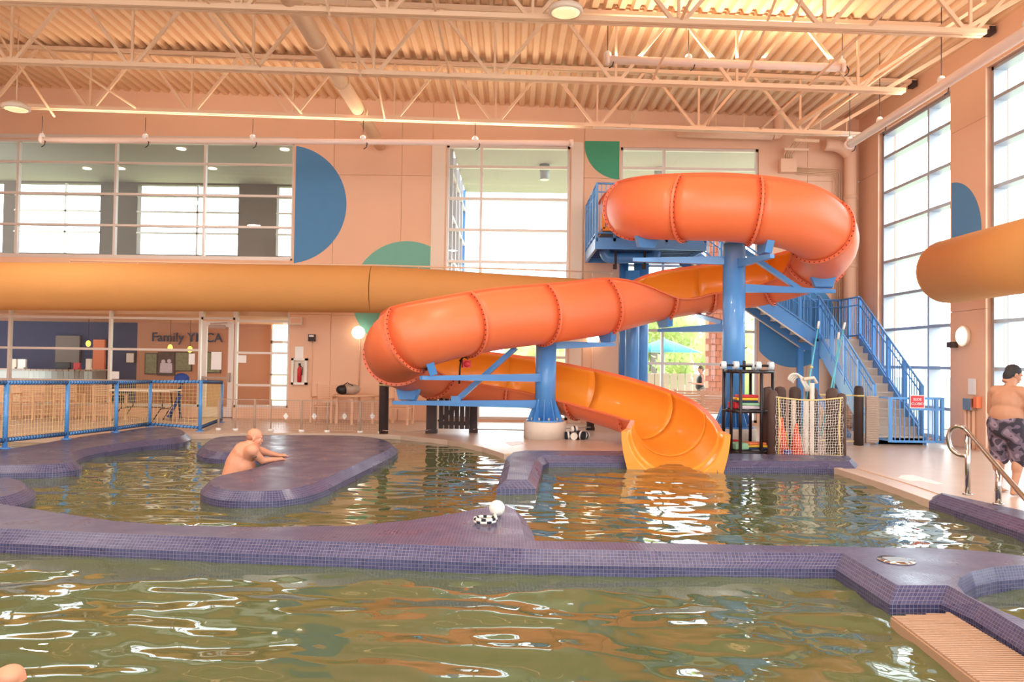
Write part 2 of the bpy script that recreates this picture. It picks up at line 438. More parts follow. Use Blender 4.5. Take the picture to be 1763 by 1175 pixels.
for k, (a, b, c, d) in enumerate(RH):
    rz_ = sorted([PXX(1511, y, XR).z for y in (274, 334, 391, 453, 511, 569, 632)] + [0.72])
    split = ryy(1589) if k == 0 else b - (ryy(1511) - ryy(1589))
    glazing('window_%d' % (7 + k), 'X', XR + 0.12, a, b, c, d, [split], rz_, fw=0.07, depth=0.26, fm='frame_grey')
# wide light jamb strips beside window 2
for k, (p, q) in enumerate([(743, 766), (983, 1003)]):
    MB().box2((bx(p, 350), YB - 0.05, 0), (bx(q, 350), YB + 0.02, ZT + 0.1)).build('trim_%d' % (1 + k), 'off_white', kind='structure')
MB().box2((bx(755), YB - 0.06, ZT + 0.1), (bx(1003), YB + 0.02, ZT + 0.22)).build('trim_3', 'wall_paint', kind='structure')
MB().box2((bx(-100), YB - 0.06, ZT + 0.02), (bx(508), YB + 0.02, ZT + 0.12)).build('trim_4', 'frame_alu', kind='structure')

# --- door in the storefront
d0, d1 = DOOR[0] + 0.04, DOOR[1] - 0.04
dr = MB()
for a, b, c, d in ((d0, d0 + 0.13, 0.02, 2.58), (d1 - 0.13, d1, 0.02, 2.58), (d0 + .13, d1 - .13, 2.42, 2.58), (d0 + .13, d1 - .13, 0.02, 0.28)): dr.box2((a, YB + 0.04, c), (b, YB + 0.09, d))
door = dr.build('door_1', 'frame_alu', kind='structure')
MB().add([(d0 + .13, YB + .06, .28), (d1 - .13, YB + .06, .28), (d1 - .13, YB + .06, 2.42), (d0 + .13, YB + .06, 2.42)], [(0, 1, 2, 3)]).build('pane', 'glass', door)
MB().box2((d0 + .05, YB - 0.03, 1.03), (d1 - .1, YB + 0.01, 1.09)).box2((d1 - .13, YB - 0.04, .95), (d1 - .05, YB + .04, 1.2)).box2((d0 + .03, YB - .02, 1.02), (d0 + .08, YB + .04, 1.1)).build('push_bar', 'panel_grey', door)
MB().box2((d0 + .2, YB - .05, 2.38), (d0 + .62, YB + .03, 2.47)).bar((d0 + .25, YB - .06, 2.5), (d0 + .7, YB - .1, 2.53), .03).build('door_closer', 'panel_grey', door)

# --- murals
def disc(name, px, py, r, clip, mname, label, YW=YB, cat='mural'):
    c = PY(px, py, YW); poly = []
    for k in range(72):
        a = 2 * math.pi * k / 72; poly.append([c.x + r * math.cos(a), c.z + r * math.sin(a)])
    poly = [[min(max(p[0], clip[0]), clip[1]), min(max(p[1], clip[2]), clip[3])] for p in poly]
    q = []
    for p in poly:
        if not q or (abs(p[0] - q[-1][0]) + abs(p[1] - q[-1][1])) > 1e-3: q.append(p)
    MB().slab([(p[0], YW - 0.006, p[1]) for p in q], (0, 0.005, 0)).build(name, mname, label=label, cat=cat)
s0 = 1 / 64.6
disc('painted_circle', 494, 352, 103 * s0, (bx(507), 99, 0, 7.30), 'blue_mural', 'large blue painted half circle on the back wall beside the upper left windows')
disc('painted_circle', 700, 510, 95 * s0, (-99, bx(742), 0, 9), 'teal_mural', 'teal painted circle half hidden behind the yellow duct')
disc('painted_circle', 1068, 248, 62 * s0, (-99, bx(1065), 0, 7.55), 'green_mural', 'green painted half circle high beside the window behind the slide')
disc('painted_circle', 1366, 557, 76 * s0, (bx(1308), 99, 0, 9), 'blue_mural', 'blue painted circle on the wall behind the upper stairs')
cy_, cz_, rr_ = yW[0][0] + 0.05, PXX(1640, 408, XR).z, 1.15
poly = [(XR - 0.006, min(cy_ + rr_ * math.cos(a), yW[0][0] - 0.01), cz_ + rr_ * math.sin(a)) for a in [2 * math.pi * k / 64 for k in range(64)] if cy_ + rr_ * math.cos(a) < yW[0][0] + 0.01]
poly.sort(key=lambda p: math.atan2(p[2] - cz_, p[1] - (cy_ - 0.5)))
MB().slab(poly, (0.005, 0, 0)).build('painted_circle', 'blue_mural', label='blue painted half circle on the right wall pier between tall windows', cat='mural')

# --- roof deck (corrugated, ribs run away from the viewer)
vs, fs = [], []; x = XL - 0.3; k = 0; prof = []
while x < XR + 0.5:
    prof += [(x, 0), (x + 0.11, 0), (x + 0.15, 0.085), (x + 0.225, 0.085)]; x += 0.265
for px_, dz in prof: vs += [(px_, YR - .2, zr(px_) + dz), (px_, YB + .3, zr(px_) + dz)]
for i in range(len(prof) - 1): fs.append((2 * i, 2 * i + 1, 2 * i + 3, 2 * i + 2))
MB().add(vs, fs).build('ceiling', 'deck_steel', kind='structure')

# --- roof joists
def joist(Y, zb, label, first=False):
    t = thing('roof_joist', label, 'joist', (0, Y, zb), group='open web steel joists under the roof deck')
    x0, x1 = XL + 0.1, 7.45
    zbm = lambda x: zb - 0.02 * x
    ztp = lambda x: zr(x) - 0.07
    for nm, za, a, b in (('bottom_chord', zbm, x0, x1), ('top_chord', ztp, x0, XR - .05)):
        m = MB()
        for dy in (-0.055, 0.055): m.bar((a, Y + dy, za(a)), (b, Y + dy, za(b)), 0.075, 0.08)
        m.build(nm, 'joist_paint', t)
    px0 = {17.8: 155, 14.9: 225, 12.35: 160}.get(Y, 155)
    nx = PY(px0, 200, Y).x; step = 2.33
    nx -= step * 6; n = 0
    while nx < x1 + 0.2:
        if nx > x0 + 0.3:
            zb_ = zbm(nx)
            MB().bar((nx, Y, zb_), (nx, Y, ztp(nx)), 0.045).build('web_post', 'joist_paint', t)
            for s in (-1, 1):
                xt = nx + s * step / 2 * 0.93
                if x0 < xt < XR - .1: MB().bar((nx + s * .06, Y, zb_), (xt, Y, ztp(xt)), 0.06).build('web_diagonal', 'joist_paint', t)
            MB().box((nx, Y, zb_ + .03), (.26, .02, .14)).build('gusset_plate', 'joist_paint', t)
        nx += step
    MB().bar((x1 - .4, Y, zbm(x1)), (XR - .15, Y, ztp(XR)), 0.07).build('end_brace', 'joist_paint', t)
    MB().box((XR - .10, Y, ztp(XR) - .05), (.12, .2, .14)).build('bearing_seat', 'dark_wood', t)
    return t
JY = [(17.8, 7.09), (14.9, 7.07), (12.35, 7.12), (9.7, 7.12), (7.0, 7.12), (4.2, 7.12), (1.4, 7.12), (-1.4, 7.12), (-4.2, 7.12)]
JL = ['cream steel joist nearest the back wall, hung with the long tube light', 'second cream steel joist from the back wall', 'cream steel joist across the top edge of the picture',
      'fourth cream steel joist from the back wall above the frame', 'fifth cream steel joist from the back wall', 'sixth cream steel joist from the back wall', 'seventh cream steel joist from the back wall',
      'eighth cream steel joist from the back wall', 'ninth cream steel joist from the back wall']
for (Y, z), l in zip(JY[:5], JL): joist(Y, z, l)
br = thing('joist_bridging', 'thin cream bridging rods running between the roof joists', 'bridging', (0, 15, 7.1))
for i in range(4):
    ya, yb_ = JY[i][0], JY[i + 1][0]
    for x in (-12.5, -8.7, -4.9, -1.3, 2.6, 5.6):
        MB().bar((x, ya, JY[i][1] - .02 * x + .03), (x, yb_, JY[i + 1][1] - .02 * x + .03), .035).build('bridging_rod', 'joist_paint', br)
    for x in (-10.6, -3.0, 4.4):
        MB().bar((x, ya, JY[i][1]), (x, yb_, zr(x) - .1), .035).build('bridging_rod', 'joist_paint', br)
MB().bar(PY(1374, 214, 17.8), PY(1694, 0, 12.35), .09).build('chord_brace', 'joist_paint', br)
MB().bar(PY(1395, 219, 17.8), PY(1585, 80, 14.9), .05).build('chord_brace', 'joist_paint', br)
# roof drain pipe running from the back wall
pp = thing('roof_drain_pipe', 'thick cream pipe running back under the joists to the wall', 'pipe', (-3.62, 12, 7.3))
MB().tube([(-3.62, -3, 7.38), (-3.62, 20.7, 7.34)], .155, 16).build('pipe_run', 'joist_paint', pp)
for y in (8, 10, 12, 14, 16, 18, 20): MB().cyl((-3.62, y - .05, 7.36), (-3.62, y + .05, 7.36), .175, n=16).build('pipe_coupling', 'joist_paint', pp)
# downspout in the corner, wall pipe with elbow
cp = thing('corner_downspout', 'thick cream pipe running down the back right corner', 'pipe', (PY(1463, 400, 20.5).x, 20.5, 0))
xc = PY(1464, 400, 20.5).x
MB().tube(catmull([(xc, 20.5, 0.02), (xc, 20.5, 6.9), (xc - .05, 20.5, 7.2), (xc - .35, 20.5, 7.42), (xc - .7, 20.5, 7.45)], 6), .16, 14).build('pipe_run', 'wall_paint', cp)
for z in (.3, 2.6, 4.2, 6.0): MB().cyl((xc, 20.5, z), (xc, 20.5, z + .1), .175, n=14).build('pipe_coupling', 'wall_paint', cp)
hp = thing('wall_pipe', 'horizontal cream pipe with an elbow up through the roof', 'pipe', (5, 20.4, 7.5))
a = PY(1165, 226, 20.4); b = PY(1330, 231, 20.4); c_ = PY(1341, 222, 20.4); d = PY(1341, 150, 20.4)
MB().tube([a, b], .15, 12).build('pipe_run', 'wall_paint', hp)
MB().tube(catmull([b, b + V(.12, 0, .03), c_, d], 6), .14, 12).build('pipe_riser', 'wall_paint', hp)
# junction box + conduits
jb = thing('junction_box', 'cream junction box high on the wall right of the slide', 'junction box', PY(1356, 286, 20.7))
MB().box(PY(1356, 286, 20.68), (.42, .2, .36)).build('box_body', 'wall_paint', jb)
cd = thing('conduit_run', 'bundle of five thin conduits bending down the wall from the junction box', 'conduit', PY(1440, 300, 20.7))
for k in range(5):
    y0 = 289 + k * 2.6; p = PY(1370, y0, 20.74); x2 = PY(1449 - k * 3.2, 300, 20.74).x
    MB().tube([p, (x2 - .12, 20.74, p.z - .02), (x2 - .03, 20.74, p.z - .05), (x2, 20.74, p.z - .15), (x2, 20.74, 1.2)], .014, 6).build('conduit', 'joist_paint', cd)
for k in range(5):
    p = PY(1350 + k * 3.4, 274, 20.72); MB().tube([p, p + V(0, 0, .12), p + V(.12, -.4, .4), p + V(.75, -3.0, .75)], .016, 6).build('conduit', 'joist_paint', cd)
cr_ = thing('conduit_bracket', 'flat cream cross bars holding the overhead conduits', 'bracket', PY(1400, 245, 20.0))
for a_, b_, y_ in (((1350, 257), (1392, 258), 20.3), ((1368, 241), (1410, 243), 19.3)): MB().bar(PY(*a_, y_), PY(*b_, y_), .06).build('cross_bar', 'joist_paint', cr_)

# --- floor deck with the pool edge cut out
edge_px = [(150, 758), (330, 750), (420, 747.5), (500, 747), (600, 748), (690, 751), (770, 759), (830, 771), (868, 783), (905, 785), (1000, 786), (1084, 786), (1092, 774), (1205, 776), (1240, 789), (1330, 790), (1432, 793), (1436, 807), (1520, 834), (1600, 863), (1640, 862), (1763, 888), (2200, 1015)]
edge = [PZ(a, b, 0) for a, b in edge_px]
deck = [(p.x, p.y) for p in edge]
deck = [(XL, PZ(150, 758, 0).y + .3)] + [(-9.5, PZ(150, 758, 0).y + .2)] + deck + [(XR + .2, deck[-1][1] - .4), (XR + .2, YB + .2), (XL, YB + .2)]
MB().prism(deck, -1.2, 0).build('floor', 'deck_floor', kind='structure')
# coping band along the right and the far edge
def band(pts, w0, w1, z, name, mname, lab=None):
    P = [Vector((p.x, p.y, 0)) for p in pts]; L, Rr = [], []
    for i, p in enumerate(P):
        t = (P[min(i + 1, len(P) - 1)] - P[max(i - 1, 0)]).normalized(); n = V(-t.y, t.x, 0)
        L.append(p + n * w0); Rr.append(p + n * w1)
    MB().prism([(q.x, q.y) for q in L] + [(q.x, q.y) for q in reversed(Rr)], 0.0, z).build(name, mname, kind='structure')
band(edge[17:20], 0.0, 0.12, 0.012, 'trim_5', 'coping')
band(edge[17:20], 0.36, 0.50, 0.012, 'trim_6', 'coping')
band(edge[1:9], 0.0, 0.16, 0.012, 'trim_7', 'coping')
for nm, pts in (('white_floor_patch', [(1545, 824), (1552, 819), (1572, 818.5), (1626, 834), (1612, 835), (1585, 829), (1562, 829)]), ('white_floor_patch', [(870, 762), (895, 760), (906, 764), (880, 768)])):
    MB().prism([(PZ(a, b, 0).x, PZ(a, b, 0).y) for a, b in pts], 0.001, 0.004).build(nm, 'white', label='white patch on the deck near the ' + ('steel handrail' if pts[0][0] > 1000 else 'left slide column base'), cat='floor marking')  # thin white slabs lying on the deck
# pool shell bottom
MB().box2((XL, YR, -1.3), (XR, 16.5, -1.2)).build('pool_floor', 'concrete', kind='structure')
# deck nearer the camera on the left/right behind the viewer
MB().box2((XL, YR, -1.2), (XR, 2.2, 0)).build('floor_near', 'deck_floor', kind='structure')

# --- water surface with real waves
def water():
    import numpy as np
    rng = np.random.RandomState(3)
    xs = np.arange(-14.5, XR + .01, 0.036); ys = np.concatenate([np.arange(2.0, 9.0, 0.034), np.arange(9.0, 17.0, 0.055)])
    X, Y = np.meshgrid(xs, ys); Z = np.zeros_like(X)
    for k in range(46):
        lam = 0.17 * (1.1 / 0.17) ** rng.rand(); th = rng.rand() * 2 * np.pi
        if k % 2 == 0: th = np.pi / 2 + rng.randn() * .4
        sl = 0.0165 * (lam ** 0.12)
        Z += sl * lam / (2 * np.pi) * np.sin(2 * np.pi / lam * (X * np.cos(th) + Y * np.sin(th)) + rng.rand() * 6.28) * 1.15
    amp = np.where(Y < 6.6, 0.85, 0.55)
    Z = Z * amp - 0.08
    ny, nx = X.shape; me = bpy.data.meshes.new('pool_water')
    co = np.stack([X, Y, Z], -1).reshape(-1, 3).astype(np.float32)
    i = np.arange(ny - 1)[:, None] * nx + np.arange(nx - 1)[None, :]
    f = np.stack([i, i + 1, i + 1 + nx, i + nx], -1).reshape(-1, 4).astype(np.int32)
    me.vertices.add(len(co)); me.vertices.foreach_set('co', co.ravel())
    me.loops.add(f.size); me.loops.foreach_set('vertex_index', f.ravel())
    me.polygons.add(len(f)); me.polygons.foreach_set('loop_start', np.arange(0, f.size, 4, dtype=np.int32))
    me.polygons.foreach_set('use_smooth', np.ones(len(f), dtype=bool))
    me.update(calc_edges=True); me.materials.append(MATS['water'])
    link('pool_water', me, label='rippling olive green pool water reflecting the windows and slide', cat='water', kind='stuff')
water()

# --- tiled ledges
def ledge(name, outline, label, cat, ch=0.11, z=0.10, zb=-0.9, smooth=0):
    pts = [PZ(o[0], o[1], z) for o in outline]; chs = [o[2] if len(o) > 2 else ch for o in outline]
    if smooth:
        q = catmull([V(p.x, p.y, c) for p, c in zip(pts, chs)], smooth, True); pts = q; chs = [p.z for p in q]
    P = [V(p.x, p.y, 0) for p in pts]
    # merge near duplicates
    PP, CC = [], []
    for p, c in zip(P, chs):
        if not PP or (p - PP[-1]).length > 0.01: PP.append(p); CC.append(c)
    P, chs = PP, CC; n = len(P)
    ar = sum(P[i].x * P[(i + 1) % n].y - P[(i + 1) % n].x * P[i].y for i in range(n))
    if ar < 0: P.reverse(); chs.reverse()
    O = []
    for i in range(n):
        a = (P[i] - P[i - 1]).normalized(); b = (P[(i + 1) % n] - P[i]).normalized()
        na = V(a.y, -a.x, 0); nb = V(b.y, -b.x, 0); m = na + nb
        m = m / max(0.35, m.length_squared / 2) if m.length > .2 else na
        O.append(P[i] + m * chs[i])
    mb = MB(); mb.uv = []
    top = [(p.x, p.y, z) for p in P]
    tris = tessellate_polygon([[V(p.x, p.y, 0) for p in P]])
    for t in tris:
        a, b, c = t
        if (P[b] - P[a]).cross(P[c] - P[a]).z < 0: t = (a, c, b)
        mb.f.append(tuple(t)); mb.m.append(0); mb.sm.append(False); mb.uv.append([(P[i].x, P[i].y) for i in t])
    mb.v = top + [(o.x, o.y, 0.0) for o in O] + [(o.x, o.y, zb) for o in O]
    L = [0]
    for i in range(n): L.append(L[-1] + (P[(i + 1) % n] - P[i]).length)
    for i in range(n):
        j = (i + 1) % n
        for r_, (va, vb) in enumerate(((0, 0.15), (0.15, 1.05))):
            mb.f.append((r_ * n + j, r_ * n + i, (r_ + 1) * n + i, (r_ + 1) * n + j)); mb.m.append(0); mb.sm.append(False)
            mb.uv.append([(L[i + 1], -va), (L[i], -va), (L[i], -vb), (L[i + 1], -vb)])
    return mb.build(name, 'tile', label=label, cat=cat)
ledge('tiled_ledge', [(-90, 905), (0, 910), (200, 919), (600, 934), (900, 945), (1180, 950), (1452, 953), (1545, 1008), (1632, 1008), (1690, 1040, .06), (1763, 1084, .05), (2000, 1232, .05), (2000, 1209, .03), (1763, 1068, .03), (1700, 1042, .03), (1662, 1024, .03), (1648, 1008, .03), (1652, 996, .03), (1672, 985, .03), (1710, 977, .03), (1763, 973, .03), (2000, 976, .03),
       (2000, 966), (1763, 958), (1700, 950), (1620, 945), (1450, 942), (1200, 937), (903, 931), (898, 900), (886, 878), (868, 869), (835, 874), (780, 885), (700, 897), (600, 906), (450, 908), (300, 905), (200, 898), (110, 885), (0, 868), (-90, 858)],
      'long low dividing wall of blue purple mosaic tile across the foreground', 'ledge')
ledge('tiled_ledge', [(352, 768), (362, 758), (385, 752), (450, 750), (540, 750), (610, 751), (650, 755), (673, 764), (668, 774), (632, 791), (585, 812), (545, 830), (510, 840), (470, 845), (410, 845), (374, 840), (362, 832), (372, 822), (400, 815), (440, 806), (470, 796), (487, 788), (478, 782), (450, 779), (420, 779), (385, 779), (358, 775)],
      'rounded blue purple tiled island the bald bather leans on', 'ledge', smooth=6)
ledge('tiled_ledge', [(-90, 785), (0, 775), (60, 766), (112, 757), (160, 749), (200, 744), (259, 736), (290, 736), (312, 741), (318, 748), (300, 754), (250, 758), (195, 765), (150, 772), (125, 779), (116, 786), (126, 792), (120, 797), (80, 800), (0, 801), (-90, 803)],
      'curved blue purple tiled ledge at left carrying the blue netted railing', 'ledge', smooth=6)
ledge('tiled_ledge', [(-90, 838), (0, 824), (20, 824), (38, 830), (43, 838), (34, 846), (0, 856), (-90, 868)], 'short rounded end of a tiled ledge at the left edge', 'ledge', smooth=6)
ledge('tiled_ledge', [(884, 779), (905, 776), (1080, 777), (1085, 785), (935, 785), (922, 790), (908, 826), (872, 826)], 'hook shaped low tiled curb left of the slide exit', 'ledge', ch=.12)
ledge('tiled_ledge', [(1246, 781), (1460, 785), (1466, 790), (1462, 795), (1246, 793)], 'straight low tiled curb right of the slide exit in front of the netted bin', 'ledge', ch=.1)
ledge('tiled_ledge', [(1622, 849), (1700, 866), (1763, 880), (2100, 963), (2100, 1010), (1763, 895), (1690, 872), (1622, 851)], 'dark tiled curb at right below the steel handrail', 'ledge', ch=.14)
dd = thing('floor_drain', 'round chrome drain set in the tiled wall corner', 'drain', PZ(1543, 966, .1))
c = PZ(1543, 966, .1)
MB().lathe([(.0, .002), (.14, .002), (.14, .008), (.0, .008)], c, 28).build('drain_plate', 'chrome', dd)
for k in range(5): MB().box((c.x, c.y - .06 + .03 * k, c.z + .011), (.16, .008, .005)).build('drain_bar', 'frame_grey', dd)
# overflow grate at bottom right
gp = [(1533, 1063), (1637, 1057), (1763, 1132), (1900, 1215), (1900, 1420), (1733, 1225), (1690, 1182)]
G = [PZ(a, b, -0.02) for a, b in gp]
gr = MB().prism([(p.x, p.y) for p in G], -1.0, -0.025).build('overflow_grate', 'grate', label='tan ribbed overflow grate in the bottom right corner', cat='grate')
gb = MB(); y = min(p.y for p in G); ymax = max(p.y for p in G)
while y < ymax:
    xsx = []
    for i in range(len(G)):
        a, b = G[i], G[(i + 1) % len(G)]
        if (a.y - y) * (b.y - y) < 0: xsx.append(a.x + (b.x - a.x) * (y - a.y) / (b.y - a.y))
    xsx.sort()
    if len(xsx) >= 2 and xsx[-1] - xsx[0] > .03: gb.box(((xsx[0] + xsx[-1]) / 2, y, -.018), (xsx[-1] - xsx[0] - .02, .016, .014))
    y += .03
gb.build('grate_bars', 'grate', gr, kind='stuff')
# ================================================================== WATER SLIDE
SP = [  # px, py, depth of the tube centre ; left edge angle, right edge angle
 (1078, 356, 18.3, -95, 95), (1090, 358, 17.2, -90, 130), (1098, 359, 16.1, -80, 148), (1152, 358, 15.1, -78, 152), (1268, 360, 14.6, -78, 152), (1372, 376, 14.7, -78, 150), (1421, 412, 15.5, -76, 148),
 (1392, 452, 16.8, -72, 145), (1310, 479, 17.6, -70, 142), (1216, 492, 17.8, -70, 140), (1136, 504, 17.5, -76, 130), (1038, 527, 16.8, -150, 82), (945, 539, 16.0, -152, 76), (830, 552, 15.1, -152, 75),
 (722, 576, 14.3, -152, 75), (684, 603, 14.9, -150, 74), (722, 628, 16.2, -146, 72), (800, 641, 17.2, -142, 70), (900, 653, 17.4, -138, 68), (1000, 672, 16.9, -132, 68), (1082, 694, 15.9, -125, 72), (1136, 714, 14.8, -115, 80), (1156, 729, 13.6, -100, 92), (1161, 741, 12.75, -88, 90)]
SR = 0.60
_pts = [PY(a, b, c) for a, b, c, _, _ in SP]
NS = 8
sl_c = catmull(_pts, NS)
sl_ang = catmull([V(a[3], a[4], 0) for a in SP], NS)
def frame(i):
    t = (sl_c[min(i + 1, len(sl_c) - 1)] - sl_c[max(i - 1, 0)]).normalized()
    s = V(t.x, t.y, 0).normalized().cross(V(0, 0, 1)).normalized(); u = s.cross(t).normalized()
    if u.z < 0: u = -u
    return t, s, u
def sp_r(i):
    f = max(0, (i - (len(sl_c) - 14)) / 13); return SR + 0.10 * f
def spt(i, ang, r):
    t, s, u = frame(i); a = R(ang); return sl_c[i] + (s * math.sin(a) - u * math.cos(a)) * r
slide = thing('water_slide', 'winding orange water slide with yellow inside running down to the pool', 'water slide', (1.0, 15.6, 0))
NA = 22
def section(i0, i1):
    mb = MB(); rows = []
    for i in range(i0, i1 + 1):
        a, b = sl_ang[i].x, sl_ang[i].y; r = sp_r(i)
        ring = [spt(i, a + (b - a) * k / NA, r) for k in range(NA + 1)]
        ring += [spt(i, b + 1.0, r + .075), spt(i, b - 1.6, r + .075), spt(i, b - 1.8, r + .028)]
        ring += [spt(i, b + (a - b) * k / NA, r + .022) for k in range(1, NA)]
        ring += [spt(i, a + 1.8, r + .028), spt(i, a + 1.6, r + .075), spt(i, a - 1.0, r + .075)]
        rows.append(ring)
    n = len(rows[0]); vs = [p for rr in rows for p in rr]; 
    for i in range(len(rows) - 1):
        for k in range(n):
            j = (k + 1) % n
            mb.f.append((i * n + k, i * n + j, (i + 1) * n + j, (i + 1) * n + k)); mb.m.append(0 if k < NA else 1); mb.sm.append(k < NA or NA + 3 < k < n - 3)
    mb.v = [tuple(p) for p in vs]
    mb.f.append(tuple(reversed(range(n)))); mb.m.append(1); mb.sm.append(False)
    mb.f.append(tuple((len(rows) - 1) * n + k for k in range(n))); mb.m.append(1); mb.sm.append(False)
    return mb.build('flume_section', ['yellow_gel', 'orange_shell'], slide)
def flange(i, sec):
    a, b = sl_ang[i].x, sl_ang[i].y; r = sp_r(i); t, s, u = frame(i); mb = MB(); n = 28; vs = []
    for k in range(n + 1):
        th = a + (b - a) * k / n
        for rr, tt in ((r + .01, -.022), (r + .078, -.022), (r + .078, .022), (r + .01, .022)): vs.append(spt(i, th, rr) + t * tt)
    fs = [(4 * k + q, 4 * k + (q + 1) % 4, 4 * k + 4 + (q + 1) % 4, 4 * k + 4 + q) for k in range(n) for q in range(4)]
    mb.add(vs, fs + [(0, 1, 2, 3), tuple(4 * n + q for q in (3, 2, 1, 0))])
    f = mb.build('flange', 'flange_orange', sec)
    bm_ = MB(); th = a + 6
    while th < b - 4:
        p = spt(i, th, r + .055)
        for sg in (-1, 1): bm_.cyl(p + t * .02 * sg, p + t * .036 * sg, .013, n=6)
        th += 8.5
    bo = bm_.build('flange_bolts', 'bolt', sec, kind='stuff')
cuts = [0, 14, 26, 34, 45, 54, 63, 72, 80, 88, 97, 106, 114, 121, 131, 142, 152, 164, 174, len(sl_c) - 1]
for a, b in zip(cuts[:-1], cuts[1:]):
    sec = section(a, b)
    if a > 0: flange(a, sec)
# flared exit lip with square yellow end walls down to the water
e = len(sl_c) - 1; t, s, u = frame(e); lip = MB(); rows = []
for q in range(4):
    off = t * (.0 + .11 * q); r = sp_r(e) + .02 * q; ring = []
    for k in range(NA + 1):
        a = -90 + 180 * k / NA; ring.append(sl_c[e] + off + (s * math.sin(R(a)) - u * math.cos(R(a))) * r)
    for k in range(NA + 1):
        a = 90 - 180 * k / NA; w_ = 1.0 / max(abs(math.sin(R(a))), abs(math.cos(R(a)))) * .6 + .4
        ring.append(sl_c[e] + off + (s * math.sin(R(a)) * 1.0 - u * math.cos(R(a))) * (r + .09) * (1 + (w_ - 1) * .8))
    rows.append(ring)
n = len(rows[0]); lip.v = [tuple(p) for rr in rows for p in rr]
for i in range(3):
    for k in range(n): j = (k + 1) % n; lip.f.append((i * n + k, i * n + j, (i + 1) * n + j, (i + 1) * n + k)); lip.m.append(0); lip.sm.append(k < NA)
def cap(base): 
    for k in range(NA): lip.f.append((base + k, base + k + 1, base + n - 2 - k, base + n - 1 - k)); lip.m.append(0); lip.sm.append(False)
cap(0); cap(3 * n)
lip.build('exit_lip', 'yellow_gel', slide)
# entry tub at the platform
en = MB(); p0 = sl_c[0]
en.box2((p0.x - .58, 17.9, p0.z - .64), (p0.x + .58, 19.3, p0.z - .56)).box2((p0.x - .62, 17.9, p0.z - .6), (p0.x - .54, 19.3, p0.z + .1)).box2((p0.x + .54, 17.9, p0.z - .6), (p0.x + .62, 19.3, p0.z + .1))
en.build('entry_tub', 'yellow_gel', slide)

# ---- support columns with arms and saddles
def column(px, Yc, ztop, r, label, by):
    c = PY(px, 600, Yc); t = thing('slide_column', label, 'column', (c.x, Yc, .38), group=None)
    MB().tube([(c.x, Yc, .38), (c.x, Yc, ztop)], r, 28).build('post', 'blue_steel', t)
    MB().lathe([(r, ztop), (r * 1.02, ztop), (r * .9, ztop + .05), (.02, ztop + .07)], (c.x, Yc, 0), 28).build('post_cap', 'blue_steel', t)
    MB().lathe([(.0, .36), (.40, .36), (.40, .385), (.0, .385)], (c.x, Yc, 0), 28).build('base_plate', 'blue_steel', t)
    for k in range(10):
        a = 2 * math.pi * k / 10 + .2; d = V(math.cos(a), math.sin(a), 0); o = V(c.x, Yc, 0); n_ = V(-d.y, d.x, 0) * .008
        MB().slab([o + d * (r - .01) + V(0, 0, .385) - n_, o + d * .37 + V(0, 0, .385) - n_, o + d * .37 + V(0, 0, .42) - n_, o + d * (r - .01) + V(0, 0, .85) - n_], n_ * 2).build('gusset', 'blue_steel', t)
        a += math.pi / 10; d = V(math.cos(a), math.sin(a), 0)
        MB().cyl(o + d * .33 + V(0, 0, .38), o + d * .33 + V(0, 0, .45), .025, n=6).build('anchor_bolt', 'frame_grey', t)
    b = MB().lathe([(.0, 0), (.45, 0), (.45, .34), (.43, .36), (.0, .36)], (c.x, Yc, 0), 40).build('column_base', 'concrete', label='round cream concrete footing under the ' + by, cat='footing')
    return t, V(c.x, Yc, 0)
colA, cA = column(940, 16.6, 1.98, .22, 'left blue steel slide column with tapered arms', 'left slide column')
colB, cB = column(1263, 15.6, 4.02, .22, 'right blue steel slide column behind the black shelf rack', 'right slide column')
def arm(col, p, q, w0=.17, w1=.07, nm='arm'):
    MB().bar(p, q, .11, w0, .09, w1).build(nm, 'blue_steel', col)
def near(px, py):   # slide sample whose underside is closest to a picture point
    best = None
    for i in range(len(sl_c)):
        b = spt(i, 0, SR + .03); d = b - CO; sc = FOC / d.dot(Fv)
        X = 881.5 + d.dot(Rv) * sc; Y = 587.5 - d.dot(Uv) * sc
        e_ = (X - px) ** 2 + (Y - py) ** 2
        if best is None or e_ < best[0]: best = (e_, i, b)
    return best[1], best[2]
def saddle(col, i, drop=.16):
    t, s, u = frame(i); b = spt(i, 0, SR + .03)
    lo = b - u * drop
    n_ = t * .07
    m = MB().slab([b + s * .26 + u * .09 - n_, b - s * .26 + u * .09 - n_, lo - s * .17 - n_, lo + s * .17 - n_], n_ * 2)
    m.build('saddle', 'blue_steel', col); return lo
i, b = near(745, 640); i1 = 112; lo = saddle(colA, i1)
d_ = (V(lo.x, lo.y, 0) - cA); d_.z = 0; d_.normalize()
arm(colA, cA + d_ * .2 + V(0, 0, lo.z - .07), V(lo.x, lo.y, lo.z - .05) + d_ * .3)
i2 = 126; lo2 = saddle(colA, i2); d2 = V(lo2.x - cA.x, lo2.y - cA.y, 0).normalized()
arm(colA, cA + d2 * .2 + V(0, 0, lo2.z - .09), V(lo2.x, lo2.y, lo2.z - .05) + d2 * .3)
i3 = 88; lo3 = saddle(colA, i3); d3 = V(lo3.x - cA.x, lo3.y - cA.y, 0).normalized()
arm(colA, cA + d3 * .2 + V(0, 0, lo3.z - .09), V(lo3.x, lo3.y, lo3.z - .05) + d3 * .15)
